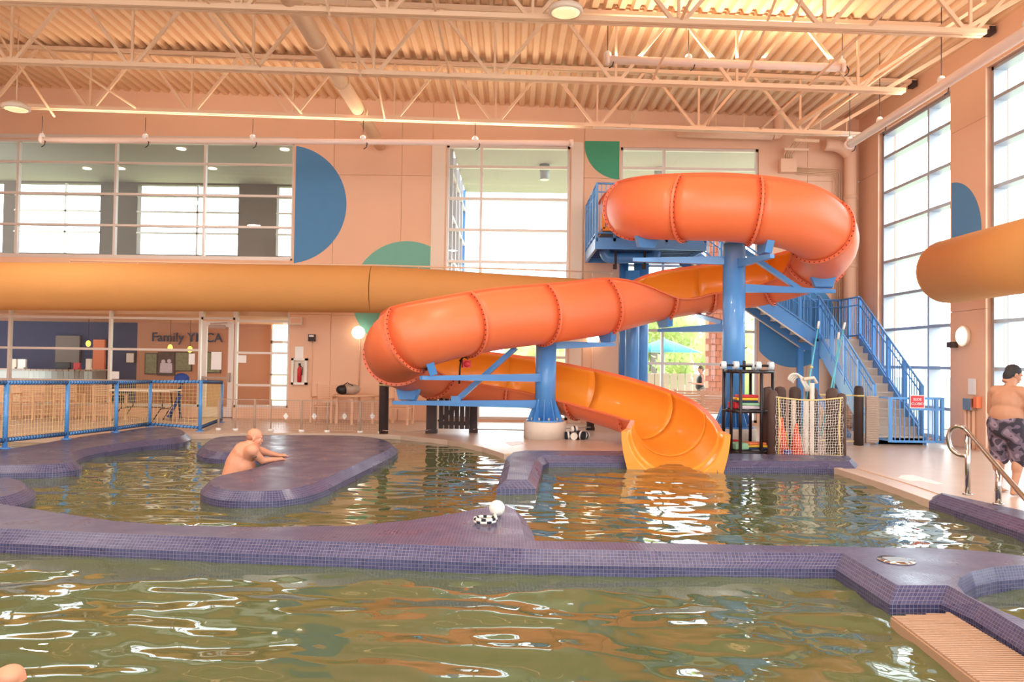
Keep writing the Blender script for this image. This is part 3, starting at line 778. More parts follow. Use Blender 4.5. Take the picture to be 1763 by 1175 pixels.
# diagonal strut from upper flume to lower arm
q = V(lo2.x, lo2.y, lo2.z - .02) - d2 * 1.0; p = spt(100, 10, SR + .04)
arm(colA, q, p, .10, .10, 'strut')
MB().box((q.x, q.y, q.z + .03), (.2, .16, .14)).build('strut_foot', 'blue_steel', colA)
for (ii, hh) in ((36, 0), (52, 0), (80, 0), (20, 0)):
    lo = saddle(colB, ii); d = V(lo.x - cB.x, lo.y - cB.y, 0); L_ = d.length; d.normalize()
    zz = min(lo.z - .07, 3.7)
    arm(colB, cB + d * .2 + V(0, 0, zz), V(lo.x, lo.y, zz) + d * .25)
    if L_ > 1.2 and ii in (52, 80):
        pz = zz + .75 if ii == 52 else zz + .55
        a_ = cB + d * .2 + V(0, 0, pz); b_ = V(lo.x, lo.y, zz) - d * .5
        if ii == 80: a_, b_ = cB + d * .3 + V(0, 0, zz + .1), spt(74, 0, SR + .05)
        arm(colB, a_, b_, .09, .09, 'strut')
# red mask with black strap on the arm
pk = PY(799, 627, 15.1)
hl = thing('swim_mask', 'red swim mask with black strap hanging on the slide support', 'mask', pk)
MB().box((pk.x + .05, pk.y - .12, pk.z), (.16, .1, .14), .3).sph((pk.x + .06, pk.y - .17, pk.z), (.07, .05, .06), 12, 8).build('mask_body', 'red', hl)
MB().tube([pk + V(-.05, -.1, .1), pk + V(-.07, -.12, -.05), pk + V(-.08, -.12, -.38)], .018, 6).tube([pk + V(.08, -.06, .1), pk + V(0, -.08, .14), pk + V(-.08, -.1, .05)], .02, 6).build('strap', 'black', hl)

# ---- yellow air ducts
du = thing('air_duct', 'long yellow fabric air duct across the room behind the slide', 'air duct', (-6, 18.4, 3.35))
ra = PY(0, 493, 18.4); rb = PY(640, 499, 18.5); rc = PY(1035, 515, 19.3)
pts = [V(XL + .2, 18.4, ra.z - .02), ra, (ra + rb) / 2 + V(0, 0, .01), rb, (rb + rc) / 2 + V(0, -.06, 0.0), rc, rc + V(.09, 0.01, 0)]
for k in range(5):
    m = MB(); rr = [.565, .565, .562, .56, .51, .46]
    dp = catmull(pts, 6)[6 * k:6 * k + 7]
    m.tube(dp, [rr[k] + (rr[k + 1] - rr[k]) * q / 6 for q in range(7)], 32, caps=False).build('duct_section', 'duct_yellow', du)
MB().sph(rc, (.12, .46, .46), 24, 12).build('duct_end', 'duct_yellow', du)
cb = thing('duct_cable', 'thin cream support cable strung above the yellow duct', 'cable', (-6, 18.6, 3.98))
ca = [PY(120, 449, 18.6), PY(400, 454, 18.6), PY(640, 457, 18.7), PY(900, 464, 19.2), PY(1055, 470, 19.6)]
MB().tube(ca, .02, 6).build('cable', 'joist_paint', cb)
for k in range(20):
    f = k / 19 * 3.98; i = min(int(f), 3); p = ca[i].lerp(ca[i + 1], f - i)
    MB().bar(p, p - V(0, 0, .12), .02).build('clip', 'joist_paint', cb)
du2 = thing('air_duct', 'short rounded end of a yellow fabric air duct at the right edge', 'air duct', PY(1632, 468, 14.7))
c2 = PY(1633, 468, 14.8)
for k in range(4): MB().tube([(c2.x, 14.8 - 4.2 * k, c2.z), (c2.x, 10.6 - 4.2 * k, c2.z)], .60, 36).build('duct_section', 'duct_yellow', du2)
MB().sph((c2.x, 14.8, c2.z), (.60, .34, .60), 36, 16).build('duct_end', 'duct_yellow', du2)

# ---- hanging tube lights
def tube_light(label, p, q, r, hang, ztop, power=1.0):
    t = thing('tube_light', label, 'light', p, group='long hanging tube lights')
    MB().cyl(p, q, r, n=16).build('tube', 'tube_white', t)
    for e_ in (p, q): MB().cyl(e_ - (q - p).normalized() * .04, e_ + (q - p).normalized() * .04, r * 1.3, n=16).build('end_cap', 'tube_white', t)
    L_ = (q - p).length
    for h in hang:
        c = p.lerp(q, h)
        MB().sph(c + V(0, 0, r * 1.1), (.07, .07, .09), 12, 8).build('clamp', 'white', t)
        MB().cyl(c + V(0, 0, .1), V(c.x, c.y, ztop), .008, n=5).build('hanger_wire', 'black_pipe', t)
        MB().tube([c + V(0, 0, .12)] + [c + V(.0, 0, -.02) + V(.11 * math.sin(a), -.05, -.11 * (1 - math.cos(a)) + .06) for a in (0.6, 1.4, 2.2, 2.9)], .012, 5).build('cable_loop', 'black_pipe', t)
    o = area('tube_light_glow', (p + q) / 2 + V(0, 0, r + .04), L_, .10, TUBE_POWER * power, HOT, down=False)
    d = (q - p); o.rotation_euler = (math.pi, 0, -math.atan2(d.y, d.x) if abs(d.x) > abs(d.y) else math.pi / 2)
    return t
p, q = PY(72, 241, 17.8), PY(984, 247, 17.8); tube_light('long pinkish white tube light hanging before the upper windows', p, q, .066, [0, (250 - 72) / 912, (435 - 72) / 912, (625 - 72) / 912, (818 - 72) / 912], 7.1)
p, q = PY(1046, 103, 14.9), PY(1450, 117, 14.9); tube_light('white tube light hanging above the slide at top right', p, q, .08, [0, .345, 1], 8.2)
p, q = PY(1463, 249, 17.4), PY(1463, 249, 17.4); q = V(p.x, 8.5, p.z); tube_light('tube light running along the right wall beside the tall windows', p, q, .09, [.0, .16, .42, .68, .95], 8.1, .35)
p, q = V(-14, 9.9, 6.9), V(-3, 9.9, 6.9)
# strip lights
for (a, b, y), l in zip([((1017, 216), (1110, 218), 17.8), ((1208, 221), (1305, 223), 17.8), ((1390, 226), (1480, 231), 17.8)], ['small white strip light left of three below the joist', 'middle small white strip light of three below the joist', 'small white strip light nearest the right wall below the joist']):
    p, q = PY(*a, y), PY(*b, y); t = thing('strip_light', l, 'light', p, group=None)
    MB().bar(p, q, .12, .06).build('housing', 'off_white', t); MB().cyl(p + V(.05, -.02, -.05), q + V(-.05, -.02, -.05), .03, n=10).build('lamp_tube', 'glow_strip' if 'glow_strip' in MATS else 'off_white', t)
    for f in (.25, .75): MB().cyl(p.lerp(q, f), p.lerp(q, f) + V(0, 0, .3), .01, n=5).build('hanger', 'joist_paint', t)
# high bay disc lamps (two in view, the rest unseen, added as fill light)
def bay(c, label, power=LAMP_POWER):
    t = thing('high_bay_lamp', label, 'lamp', c)
    MB().lathe([(.0, .16), (.12, .14), (.26, .06), (.27, .0), (.24, -.02), (.0, -.02)][::-1], c, 28).build('shade', 'off_white', t)
    MB().lathe([(.0, -.05), (.16, -.045), (.22, -.022), (.0, -.021)], c, 24).build('lens', 'lens', t)
    MB().cyl(c + V(0, 0, .14), V(c.x, c.y, zr(c.x) - .01), .012, n=6).build('stem', 'joist_paint', t)
    l = bpy.data.lights.new('bay_glow', 'AREA'); l.shape = 'DISK'; l.size = .5; l.energy = power; l.color = WARM
    o = bpy.data.objects.new('bay_glow', l); C.objects.link(o); o.location = c + V(0, 0, -.08)
bay(PY(28, 187, 16.2), 'round lamp hanging at top left before the upper windows')
bay(PY(974, 20, 12.0) , 'round lamp at the top edge above the slide')
for k, (x, y) in enumerate([(-10.5, 10.5), (-4.5, 9.5), (3.5, 8.5), (-8.0, 7.5), (-9, 5), (-3, 4), (3, 4), (1.0, 6.5), (-6, 0), (5, 0)]):
    bay(V(x, y, 7.0), ['added round fill lamp left of the pool out of frame', 'added round fill lamp over the mid pool out of frame', 'added round fill lamp before the slide out of frame', 'added round fill lamp over the left pool nearer the viewer', 'added round fill lamp over the near left pool', 'added round fill lamp over the near pool centre', 'added round fill lamp over the near pool right of centre', 'added round fill lamp over the middle of the near pool', 'added round fill lamp behind the viewer at left', 'added round fill lamp behind the viewer at right'][k])
# wall globes
for (px, py, y, l) in ((617, 573, 20.7, 'glowing round wall globe left of the slide'), (1021, 583, 20.7, 'glowing round wall globe right of the left slide column')):
    c = PY(px, py, y - .12); t = thing('wall_globe', l, 'lamp', c)
    MB().sph(c, .17, 24, 14).build('globe', 'glow', t); MB().cyl((c.x, YB, c.z), (c.x, YB - .1, c.z), .1, n=16).build('wall_mount', 'off_white', t)
    MB().cyl((c.x, YB - .03, c.z - .15), (c.x, YB - .03, .9), .02, n=6).build('conduit', 'wall_paint', t)
c = PXX(1655, 579, XR - .08); t = thing('wall_globe', 'glowing round bulkhead lamp on the right wall pier', 'lamp', c)
MB().tube([(XR, c.y, c.z), (XR - .07, c.y, c.z)], .21, 24).build('wall_mount', 'off_white', t); MB().sph((XR - .08, c.y, c.z), (.07, .17, .17), 20, 12).build('globe', 'glow', t)
# ================================================================== STAIR TOWER
X0, X1 = 7.62, 8.62          # lower flight sides
YB0, YT0 = 16.35, 19.40      # lower flight bottom / top
ZL = 2.28                    # landing height
PF = (1.9, 4.42, 18.0, 20.55, 4.52)   # platform x0 x1 y0 y1 floor z
st = thing('stair_tower', 'blue steel stair tower with landing and platform at the slide top', 'stairs', (6.5, 18.5, 0))
n1 = 13; rise = ZL / n1; run = (YT0 - YB0) / (n1 - 1)
for k in range(n1):
    z = rise * (k + 1); y = YB0 + run * k
    if k == 0:
        MB().box2((X0 - .02, y, 0), (X1 + .02, y + run, z - .03)).build('bottom_step', 'concrete', st)
    MB().box2((X0 + .03, y - (.04 if k == n1 - 1 else 0), z - rise), (X1 - .03, y + .02 - (.04 if k == n1 - 1 else 0), z - (.0 if k == n1 - 1 else .04))).build('riser', 'stair_riser', st)
    if k < n1 - 1: MB().box2((X0 + .03, y - .02, z - .04), (X1 - .03, y + run + .01, z)).build('tread', 'stair_riser', st)
for x in (X0, X1):
    MB().slab([(x - .02, YB0 - .05, 0), (x - .02, YB0 + .28, 0), (x - .02, YT0 + .1, ZL - .32), (x - .02, YT0 + .1, ZL + .03), (x - .02, YT0 - .1, ZL + .03), (x - .02, YB0 - .05, .16)], (.04, 0, 0)).build('stringer', 'blue_steel', st)
# landing
MB().box2((X0 - .1, YT0, ZL - .06), (X1 + .05, YB - .12, ZL)).build('landing', 'panel_grey', st)
for y in (YT0 + .03, YB - .18): MB().box2((X0 - .12, y - .03, ZL - .26), (X1 + .06, y + .03, ZL)).build('landing_beam', 'blue_steel', st)
for x, y in ((X0 - .06, YT0 + .12), (X1 - .02, YT0 + .12), (X0 - .06, YB - .25), (X1 - .02, YB - .25)):
    MB().box2((x - .07, y - .07, 0), (x + .07, y + .07, ZL - .2)).build('landing_post', 'blue_steel', st)
MB().bar((X0 - .06, YT0 + .12, .9), (X0 - .06, YB0 + 1.2, .05), .1).build('landing_brace', 'blue_steel', st)
# upper flight from landing up to the platform (rising to the left)
UX0, UX1 = PF[1], X0 - .05; UY = (YT0 + .12, YB - .22); ZP = PF[4]
n2 = 12; rs2 = (ZP - ZL) / (n2 + 1); rn2 = (UX1 - UX0) / n2
for k in range(n2):
    z = ZL + rs2 * (k + 1); x = UX1 - rn2 * (k + 1)
    MB().box2((x - .02, UY[0] + .03, z - .04), (x + rn2 + .01, UY[1] - .03, z)).box2((x + rn2 - .01, UY[0] + .03, z - rs2), (x + rn2 + .01, UY[1] - .03, z - .03)).build('tread', 'stair_riser', st)
for y in UY:
    MB().slab([(UX1 + .1, y - .02, ZL - .28), (UX1 + .1, y - .02, ZL + .1), (UX0 - .05, y - .02, ZP + .08), (UX0 - .05, y - .02, ZP - .30)], (0, .04, 0)).build('stringer', 'blue_steel', st)
    MB().slab([(UX1 + .12, y - .03, ZL - .30), (UX1 + .12, y - .03, ZL - .27), (UX0 - .05, y - .03, ZP - .29), (UX0 - .05, y - .03, ZP - .32)], (0, .07, 0)).build('stringer_flange', 'off_white', st)
# railings
RP_DONE = []
def rail(pa, pb, H=1.07, posts=4, sp=.105, parent=None, lower=.10, mid=True, bal=.009):
    pa, pb = Vector(pa), Vector(pb); d = pb - pa; L_ = V(d.x, d.y, 0).length; up = V(0, 0, 1)
    P = parent or st
    MB().tube([pa + up * H, pb + up * H], .024, 8).build('top_rail', 'blue_steel', P)
    if mid: MB().tube([pa + up * (H - .2), pb + up * (H - .2)], .016, 8).build('grab_rail', 'blue_steel', P)
    MB().bar(pa + up * lower, pb + up * lower, .035).build('bottom_rail', 'blue_steel', P)
    for k in range(posts):
        q = pa.lerp(pb, k / (posts - 1))
        if any((q - w_).length < .2 for w_ in RP_DONE): continue
        RP_DONE.append(q.copy()); MB().box2((q.x - .03, q.y - .03, q.z - .1), (q.x + .03, q.y + .03, q.z + H)).build('rail_post', 'blue_steel', P)
    m = MB().box((0, 0, (H + lower) / 2), (.016, .016, H - lower)).mesh('baluster', 'blue_steel')
    n = int(L_ / sp)
    for k in range(1, n):
        q = pa.lerp(pb, k / n); o = link('baluster', m, P, loc=q)
        if P.name in WORLDM: o.matrix_parent_inverse = WORLDM[P.name]
for x in (X0, X1): rail((x, YB0 + .1, .24), (x, YT0, ZL + .05), H=1.0, posts=5)
for y in UY: rail((UX1, y, ZL + .12), (UX0, y, ZP + .05), H=1.0, posts=4, sp=.14)
rail((X0 - .05, YB - .16, ZL), (X1 + .02, YB - .16, ZL), posts=3, mid=True)
rail((X1 + .02, YT0 + .1, ZL), (X1 + .02, YB - .2, ZL), posts=3, mid=True)
rail((X0, YT0 + .02, ZL), (X0, YT0 + .14, ZL), posts=2, mid=False)
# platform
x0, x1, y0, y1, zp = PF
MB().box2((x0, y0, zp - .05), (x1, y1, zp)).build('platform_deck', 'blue_dark', st)
MB().box2((x0, y0 - .03, zp - .28), (x1, y0 + .03, zp - .02)).build('platform_beam', 'blue_steel', st)
MB().box2((x0, y1 - .06, zp - .28), (x1, y1, zp - .02)).build('platform_beam', 'blue_steel', st)
for x in (x0, x1): MB().box2((x - .03, y0, zp - .28), (x + .03, y1, zp - .02)).build('platform_beam', 'blue_steel', st)
for k in range(8): MB().box2((x0, y0 + .25 + .28 * k, zp - .2), (x1, y0 + .31 + .28 * k, zp - .06)).build('floor_joist', 'blue_dark', st)
rail((x0, y0, zp), (x0, y1, zp), H=1.25, posts=5, sp=.16)
rail((x0, y0, zp), (x0 + .42, y0, zp), H=1.25, posts=2, sp=.10)
rail((x1 - .9, y0, zp), (x1, y0, zp), H=1.25, posts=3, sp=.12)
rail((x0, y1, zp), (x1, y1, zp), H=1.25, posts=4, sp=.16)
rail((x1, y0, zp), (x1, UY[0] - .05, zp), H=1.25, posts=2, sp=.16)
# tower columns with forked pipe head
for px, y, r_, zt in ((1088, 18.9, .17, 3.85), (1103, 19.7, .19, 4.2), (1073, 20.2, .12, 4.2)):
    c = PY(px, 600, y); MB().cyl((c.x, y, .38), (c.x, y, zt), r_, n=24).build('tower_column', 'blue_steel', st)
    MB().lathe([(.0, .36), (.3, .36), (.3, .4), (.0, .4)], (c.x, y, 0), 20).build('column_plate', 'blue_steel', st)
    MB().lathe([(.0, 0), (.42, 0), (.42, .34), (.40, .36), (.0, .36)], (c.x, y, 0), 28).build('column_base', 'concrete', label='round concrete footing under the stair tower column, ' + ('nearest of three' if y < 19 else 'middle of three' if y < 20 else 'rear and slimmest of three'), cat='footing')
a, b = PY(1046, 444, 18.9), PY(1124, 444, 18.9)
MB().tube(catmull([a + V(-.06, 0, .35), a + V(-.06, 0, .12), a + V(.06, 0, 0), a.lerp(b, .5), b + V(-.06, 0, 0), b + V(.06, 0, .12), b + V(.06, 0, .35)], 6), .135, 16).build('pipe_head', 'blue_steel', st)
for px in (1060, 1110):
    c = PY(px, 444, 18.72); MB().box(c, (.05, .06, .32)).box(c + V(-.02, -.02, -.22), (.09, .06, .12)).build('clamp', 'dark_wood', st)
# stair gate
gy = 15.95; gt = thing('stair_gate', 'blue barred gate closing the foot of the slide stairs', 'gate', (8.2, gy, .1))
ga, gb_ = PY(1533, 684, gy), PY(1622, 684, gy)
for z in (.10, .98): MB().bar((ga.x, gy, z), (gb_.x, gy, z), .045).build('gate_rail', 'blue_steel', gt)
MB().bar((ga.x + .4, gy, .76), (gb_.x, gy, .76), .045).build('gate_rail', 'blue_steel', gt)
for x in (ga.x, gb_.x, gb_.x - .12): MB().box2((x - .03, gy - .03, .08), (x + .03, gy + .03, 1.0)).build('gate_post', 'blue_steel', gt)
bm_ = MB().box((0, 0, .54), (.016, .016, .86)).mesh('bar', 'blue_steel')
for k in range(1, 11):
    o = link('baluster', bm_, gt, loc=(ga.x + (gb_.x - ga.x) * k / 11, gy, 0)); 
MB().bar((ga.x, gy, .98), (X0, YB0 + .1, .98), .04).bar((ga.x, gy, .12), (X0, YB0 + .1, .12), .04).build('hinge_arm', 'blue_steel', gt)
sg = PY(1579, 692, gy - .05); s_ = thing('gate_sign', 'red and white sign reading slide closed hung on the stair gate', 'sign', sg)
MB().box(sg, (.30, .012, .27)).build('sign_back', 'white', s_); MB().box(sg + V(0, -.008, 0), (.265, .006, .235)).build('sign_face', 'red_sign', s_)
for tx, dz in (('SLIDE', .045), ('CLOSED', -.045)):
    o = link('sign_text', text_mesh(tx, .068, .001, 'white', 'sign_text'), s_, loc=sg + V(0, -.013, dz)); o.rotation_euler = (math.pi / 2, 0, 0)
wb = PY(1507, 718, 15.8); t = thing('wrapped_board', 'grey ribbed padding wrapped round the post at the stair foot', 'pad', V(wb.x, 15.9, 0))
for k in range(26): MB().box((wb.x, 15.95, .10 + .036 * k), (.25 + .008 * math.sin(k * 2.3), .07, .03)).build('pad_strip', 'panel_grey', t)
MB().box((wb.x, 15.98, .53), (.22, .05, .95)).build('pad_core', 'panel_grey', t)

# ================================================================== BLUE NETTED RAILING (left)
pr = thing('blue_railing', 'blue post railing with laced netting at the left', 'railing', PZ(114, 757, .1))
tops = [(8, 657, 773, .1), (114, 657, 757, .1), (199, 657, 745, .1), (257, 656, 735, .1), (344, 656, 743, .0), (381, 657, 727, .0)]
PP = []
for (px, ty, fy, z0) in tops:
    f_ = PZ(px, fy, z0); tz = PY(px, ty, f_.y).z; PP.append((f_, tz))
PP[-1] = (V(PY(381, 700, 19.3).x, 19.3, 0), PY(381, 657, 19.3).z)
PP.insert(0, (PP[0][0] * 2 - PP[1][0], PP[0][1] + .03))
for (f_, tz) in PP:
    MB().tube([V(f_.x, f_.y, f_.z), V(f_.x, f_.y, tz)], .038, 12).build('railing_post', 'blue_steel', pr)
    MB().cyl(V(f_.x, f_.y, f_.z), V(f_.x, f_.y, f_.z + .02), .09, n=12).build('post_flange', 'blue_steel', pr)
zs = [.38, .36, .32, .30, .28, .20, .20]
for i in range(len(PP) - 1):
    (a, ta), (b, tb) = PP[i], PP[i + 1]
    A, B = V(a.x, a.y, ta - .02), V(b.x, b.y, tb - .02); a2, b2 = V(a.x, a.y, zs[i] - .12), V(b.x, b.y, zs[i + 1] - .12)
    MB().tube([A, B], .034, 10).build('top_rail', 'blue_steel', pr); MB().tube([a2, b2], .03, 10).build('bottom_rail', 'blue_steel', pr)
    lc = MB(); L_ = (B - A).length; n = int(L_ / .07)
    for (p, q) in ((A, B), (a2, b2)):
        for k in range(n):
            c = p.lerp(q, (k + .5) / n); d = (q - p).normalized()
            s1 = d.cross(V(0, 0, 1)).normalized(); u1 = s1.cross(d)
            lc.tube([c + (s1 * math.cos(t_) + u1 * math.sin(t_)) * .038 + d * (.012 * math.sin(t_)) for t_ in (0, 1.05, 2.1, 3.14, 4.2, 5.25)], .007, 4, closed=True)
    lc.build('lacing', 'navy', pr, kind='stuff')
    nt_ = MB(); nv = int(L_ / .075)
    for k in range(nv + 1): nt_.bar(A.lerp(B, k / nv), a2.lerp(b2, k / nv), .005)
    for k in range(1, 12): nt_.bar(A.lerp(a2, k / 12), B.lerp(b2, k / 12), .005)
    nt_.build('netting', 'rope_cream', pr, kind='stuff')
# ================================================================== OUTSIDE
MB().box2((-60, YB + .35, -.4), (90, 110, -.06)).build('ground_outside', 'grass', kind='structure')
MB().box2((-60, YB + .35, -.2), (20, 26.5, -.03)).build('path_outside', 'asphalt', kind='structure')
MB().box2((XR + .5, -40, -.4), (90, YB + .35, -.08)).build('parking_lot', 'asphalt', kind='structure')
MB().box2((-1.74, YB + .3, 7.5), (8.2, 27.2, 7.7)).build('canopy_soffit', 'soffit', kind='structure')
for k, x in enumerate((bx(975) + .9, 8.0)):
    pass
c = PY(1230, 600, 26.2)
pb = thing('brick_pillar', 'red brick pillar outside the window behind the slide', 'pillar', (c.x, 26.2, 0))
MB().box2((c.x - .24, 26.0, 0), (c.x + .24, 26.5, 7.5)).build('pillar_core', 'joint', pb)
bk = MB().box((0, 0, 0), (.225, .06, .19)).mesh('brick', 'brick_red')
for r_ in range(36):
    for k in range(3):
        xx = c.x - .36 + .24 * k + (.12 if r_ % 2 else 0)
        if xx < c.x + .3 and xx > c.x - .3: link('brick', bk, pb, loc=(min(max(xx, c.x - .13), c.x + .13) if r_ % 2 == 0 and k == 9 else xx, 25.98, .1 + .205 * r_))
sw = thing('side_glazing', 'blue framed glass side wall seen through the middle window', 'glass wall', (-1.74, 24, 0))
for y in (21.3, 22.6, 24.0, 25.4, 26.9): MB().box2((-1.80, y - .06, 0), (-1.70, y + .06, 7.5)).build('side_mullion', 'frame_grey' if y < 26 else 'blue_steel', sw)
for z in (.8, 2.0, 3.2, 4.4, 5.6, 6.8): MB().box2((-1.79, 21.3, z - .04), (-1.71, 26.9, z + .04)).build('side_transom', 'frame_alu', sw)
for k, (px, y) in enumerate(((938, 23.2), (1135, 23.4))):  # cylinders model the reflection of indoor hangings in the glass
    c = PY(px, 260, y); t = thing('reflection_cylinder', ('grey cylinder modelling an indoor reflection in the middle window', 'grey cylinder modelling an indoor reflection in the right window')[k], 'lamp', (c.x, y, 7.5))
    MB().cyl((c.x, y, 7.5), (c.x, y, 7.05), .15, n=18).build('housing', 'frame_grey', t); MB().cyl((c.x, y, 7.05), (c.x, y, 7.04), .12, n=18).build('lens', 'lens', t)
def tree(x, y, h, r, label):
    t = thing('tree', label, 'tree', (x, y, 0), group=None); rng = random.Random(int(x * 7 + y)); m = MB()
    for k in range(9):
        a = rng.random() * 6.28; rr = r * rng.uniform(.1, .62); cr = r * rng.uniform(.42, .62)
        k0 = len(m.v); m.sph((x + rr * math.cos(a), y + rr * math.sin(a), h - r * rng.uniform(.3, 1.5)), cr, 14, 9)
        m.v[k0:] = [(a_ + rng.uniform(-.14, .14) * cr, b_ + rng.uniform(-.14, .14) * cr, c_ + rng.uniform(-.14, .14) * cr) for a_, b_, c_ in m.v[k0:]]
    for k in range(900):
        a = rng.random() * 6.28; b = rng.uniform(-1, 1); rr = r * rng.uniform(.85, 1.12); q = math.sqrt(1 - b * b)
        p = V(x + rr * q * math.cos(a), y + rr * q * math.sin(a), h - r * .9 + rr * b * .9); s_ = .16
        m.add([p + V(rng.uniform(-s_, s_), rng.uniform(-s_, s_), rng.uniform(-s_, s_)) for _ in range(3)], [(0, 1, 2)])
    m.build('foliage', 'leaf', t); MB().tube([(x, y, 0), (x + .1, y, h * .4), (x, y, h * .75)], [.22, .17, .1], 8).build('trunk', 'bark', t)
tree(6.6, 37, 4.8, 2.0, 'green tree outside left of the second window behind the slide')
tree(13.3, 46, 4.6, 2.6, 'rounded green tree beyond the woman outside')
tree(9.4, 52, 3.9, 2.6, 'low pale green tree farther behind the woman outside')
tree(2.0, 58, 4.0, 2.8, 'distant tree beyond the middle window')
tree(46, 50, 5.0, 3.4, 'green tree beyond the parked cars, farthest left of the row')
tree(50, 42, 5.0, 3.4, 'green tree beyond the parked cars, middle of the row')
tree(52, 34, 5.0, 3.6, 'green tree beyond the parked cars, nearest of the row')
um = thing('patio_umbrella', 'pale blue patio umbrella outside behind the tower columns', 'umbrella', (6.6, 32, 0))
MB().lathe([(1.6, 2.05), (.05, 2.6), (.02, 2.65)], (6.2, 32, 0), 8).build('canopy', 'aqua', um); MB().cyl((6.2, 32, -.05), (6.2, 32, 2.5), .04).build('pole', 'white', um)
of = thing('outside_fence', 'dark low fence outside beyond the slide window', 'fence', (6.8, 31, 0))
for k in range(14): MB().box((4.6 + .3 * k, 31, .6), (.26, .05, 1.2)).build('fence_board', 'panel_grey', of)
def car(x, y, rz, mname, label):
    t = thing('car', label, 'car', (x, y, -.08), rz, world=False)
    b = MB(); prof = [(-2.2, .35), (-2.2, .8), (-1.9, .95), (-1.2, 1.0), (-.7, 1.42), (.7, 1.45), (1.3, 1.05), (2.0, .95), (2.25, .75), (2.25, .35)]
    b.slab([(p[0], -.88, p[1]) for p in prof], (0, 1.76, 0)).build('body', mname, t)
    MB().slab([(-1.08, -.89, 1.03), (-.68, -.89, 1.36), (.66, -.89, 1.39), (1.15, -.89, 1.05)], (0, 1.78, 0)).build('window_band', 'car_dark', t)
    for xx in (-1.4, 1.4):
        for yy in (-.8, .8): MB().cyl((xx, yy - .1, .33), (xx, yy + .1, .33), .33, n=18).build('wheel', 'black', t)
car(26, 36, .2, 'car_white', 'white car parked outside beyond the stairs, farthest')
car(24, 30, .2, 'car_dark', 'dark car parked outside beyond the stairs, middle')
car(21, 25, .2, 'car_white', 'white car parked outside near the tall right windows')

# ================================================================== ROOMS BEHIND THE STOREFRONT
xe = bx(505)
MB().box2((-26, YB + .3, 3.36), (xe + .3, 28, 4.2)).build('floor_upper_room', 'grey_paint', kind='structure')
MB().box2((-26, YB + .3, 7.75), (xe + .3, 28, 8.0)).build('ceiling_upper_room', 'soffit', kind='structure')
holes = []
def ux(px): return PY(px, 380, 27.5).x
for a, b in ((-330, -190), (-160, 5), (25, 172), (236, 410), (476, 530)): holes.append((ux(a), min(ux(b), xe + .2), PY(200, 437, 27.5).z, PY(200, 317, 27.5).z))
wall('wall_upper_room', 'Y', 27.5, -26, xe + .3, 4.2, 7.75, holes, 1, panels=False, mname='grey_paint')
for h in holes[2:]:
    m = MB()
    for z in (h[2] + .75, h[2] + 1.5, h[2] + 2.05): m.box2((h[0], 27.45, z - .03), (h[1], 27.55, z + .03))
    m.box2(((h[0] * .4 + h[1] * .6) - .03, 27.45, h[2]), ((h[0] * .4 + h[1] * .6) + .03, 27.55, h[3])); m.build('window_%d' % (20 + holes.index(h)), 'frame_alu', kind='structure')
MB().box2((xe + .05, YB + .3, 0), (xe + .3, 22.6, 8)).build('wall_upper_end', 'grey_paint', kind='structure')
for k, (px, py) in enumerate(((312, 256), (490, 257), (150, 290), (366, 290), (208, 290))):
    d_ = ray(px, py); p = CO + d_ * ((7.74 - CAMZ) / d_.z)
    t = thing('ceiling_downlight', 'small bright ceiling light in the upper room, %s' % ('above the middle pane', 'above the right pane', 'left of the row behind', 'right of the row behind', 'middle of the row behind')[k], 'light', p)
    MB().lathe([(.0, -.03), (.13, -.02), (.13, 0), (.0, 0)], p, 18).build('lens', 'glow', t)
def lx(px, Y=26.9): return PY(px, 600, Y).x
MB().box2((-26, YB + .3, -.2), (xe + .3, 28, 0)).build('floor_lobby', 'lobby_floor', kind='structure')
MB().box2((-26, YB + .35, 2.75), (xe, 27, 3.36)).build('ceiling_lobby', 'wall_paint', kind='structure')
MB().box2((-26, 26.9, 0), (lx(236), 27.1, 2.8)).build('wall_lobby', 'lobby_blue', kind='structure')
MB().box2((lx(236), 26.9, 0), (lx(466), 27.1, 2.8)).build('wall_lobby_right', 'lobby_peach', kind='structure')
c = PY(322, 582, 26.85); o = link('wall_lettering', text_mesh('Family YMCA', .44, .012, 'lobby_blue', 'wall_lettering'), None, loc=c, label='dark blue wall lettering seen through the storefront', cat='lettering'); o.rotation_euler = (math.pi / 2, 0, 0)
# counter
ct = thing('reception_counter', 'curved stainless reception counter behind the left storefront panes', 'counter', (lx(100), 25, 0))
cl = [PY(-60, 650, 25.4), PY(20, 650, 24.6), PY(60, 650, 24.2), PY(110, 650, 24.2), PY(150, 650, 24.6), PY(180, 650, 25.4)]
cc = catmull([V(p.x, p.y, 0) for p in cl], 5)
def strip(pts, z0, z1, th):
    m = MB()
    for i in range(len(pts) - 1): m.bar(pts[i] + V(0, 0, (z0 + z1) / 2), pts[i + 1] + V(0, 0, (z0 + z1) / 2), th, z1 - z0)
    return m
strip(cc, .0, .72, .08).build('counter_front', 'lobby_peach', ct); strip(cc, .72, 1.12, .1).build('steel_band', 'steel_counter', ct); strip(cc, 1.12, 1.16, .35).build('counter_top', 'panel_grey', ct)
items = [('monitor', 'black', (97, 628, 121, 638), 'black monitor on the reception counter'), ('display_box', 'red', (128, 626, 138, 635), 'red box on the reception counter'), ('paper_stack', 'off_white', (149, 621, 157, 637), 'white standing box on the reception counter'),
         ('flyer_holder', 'off_white', (16, 602, 30, 616), 'white sign board at the left end of the counter'), ('paper_tray', 'paper', (32, 620, 45, 634), 'white paper tray at the left of the counter')]
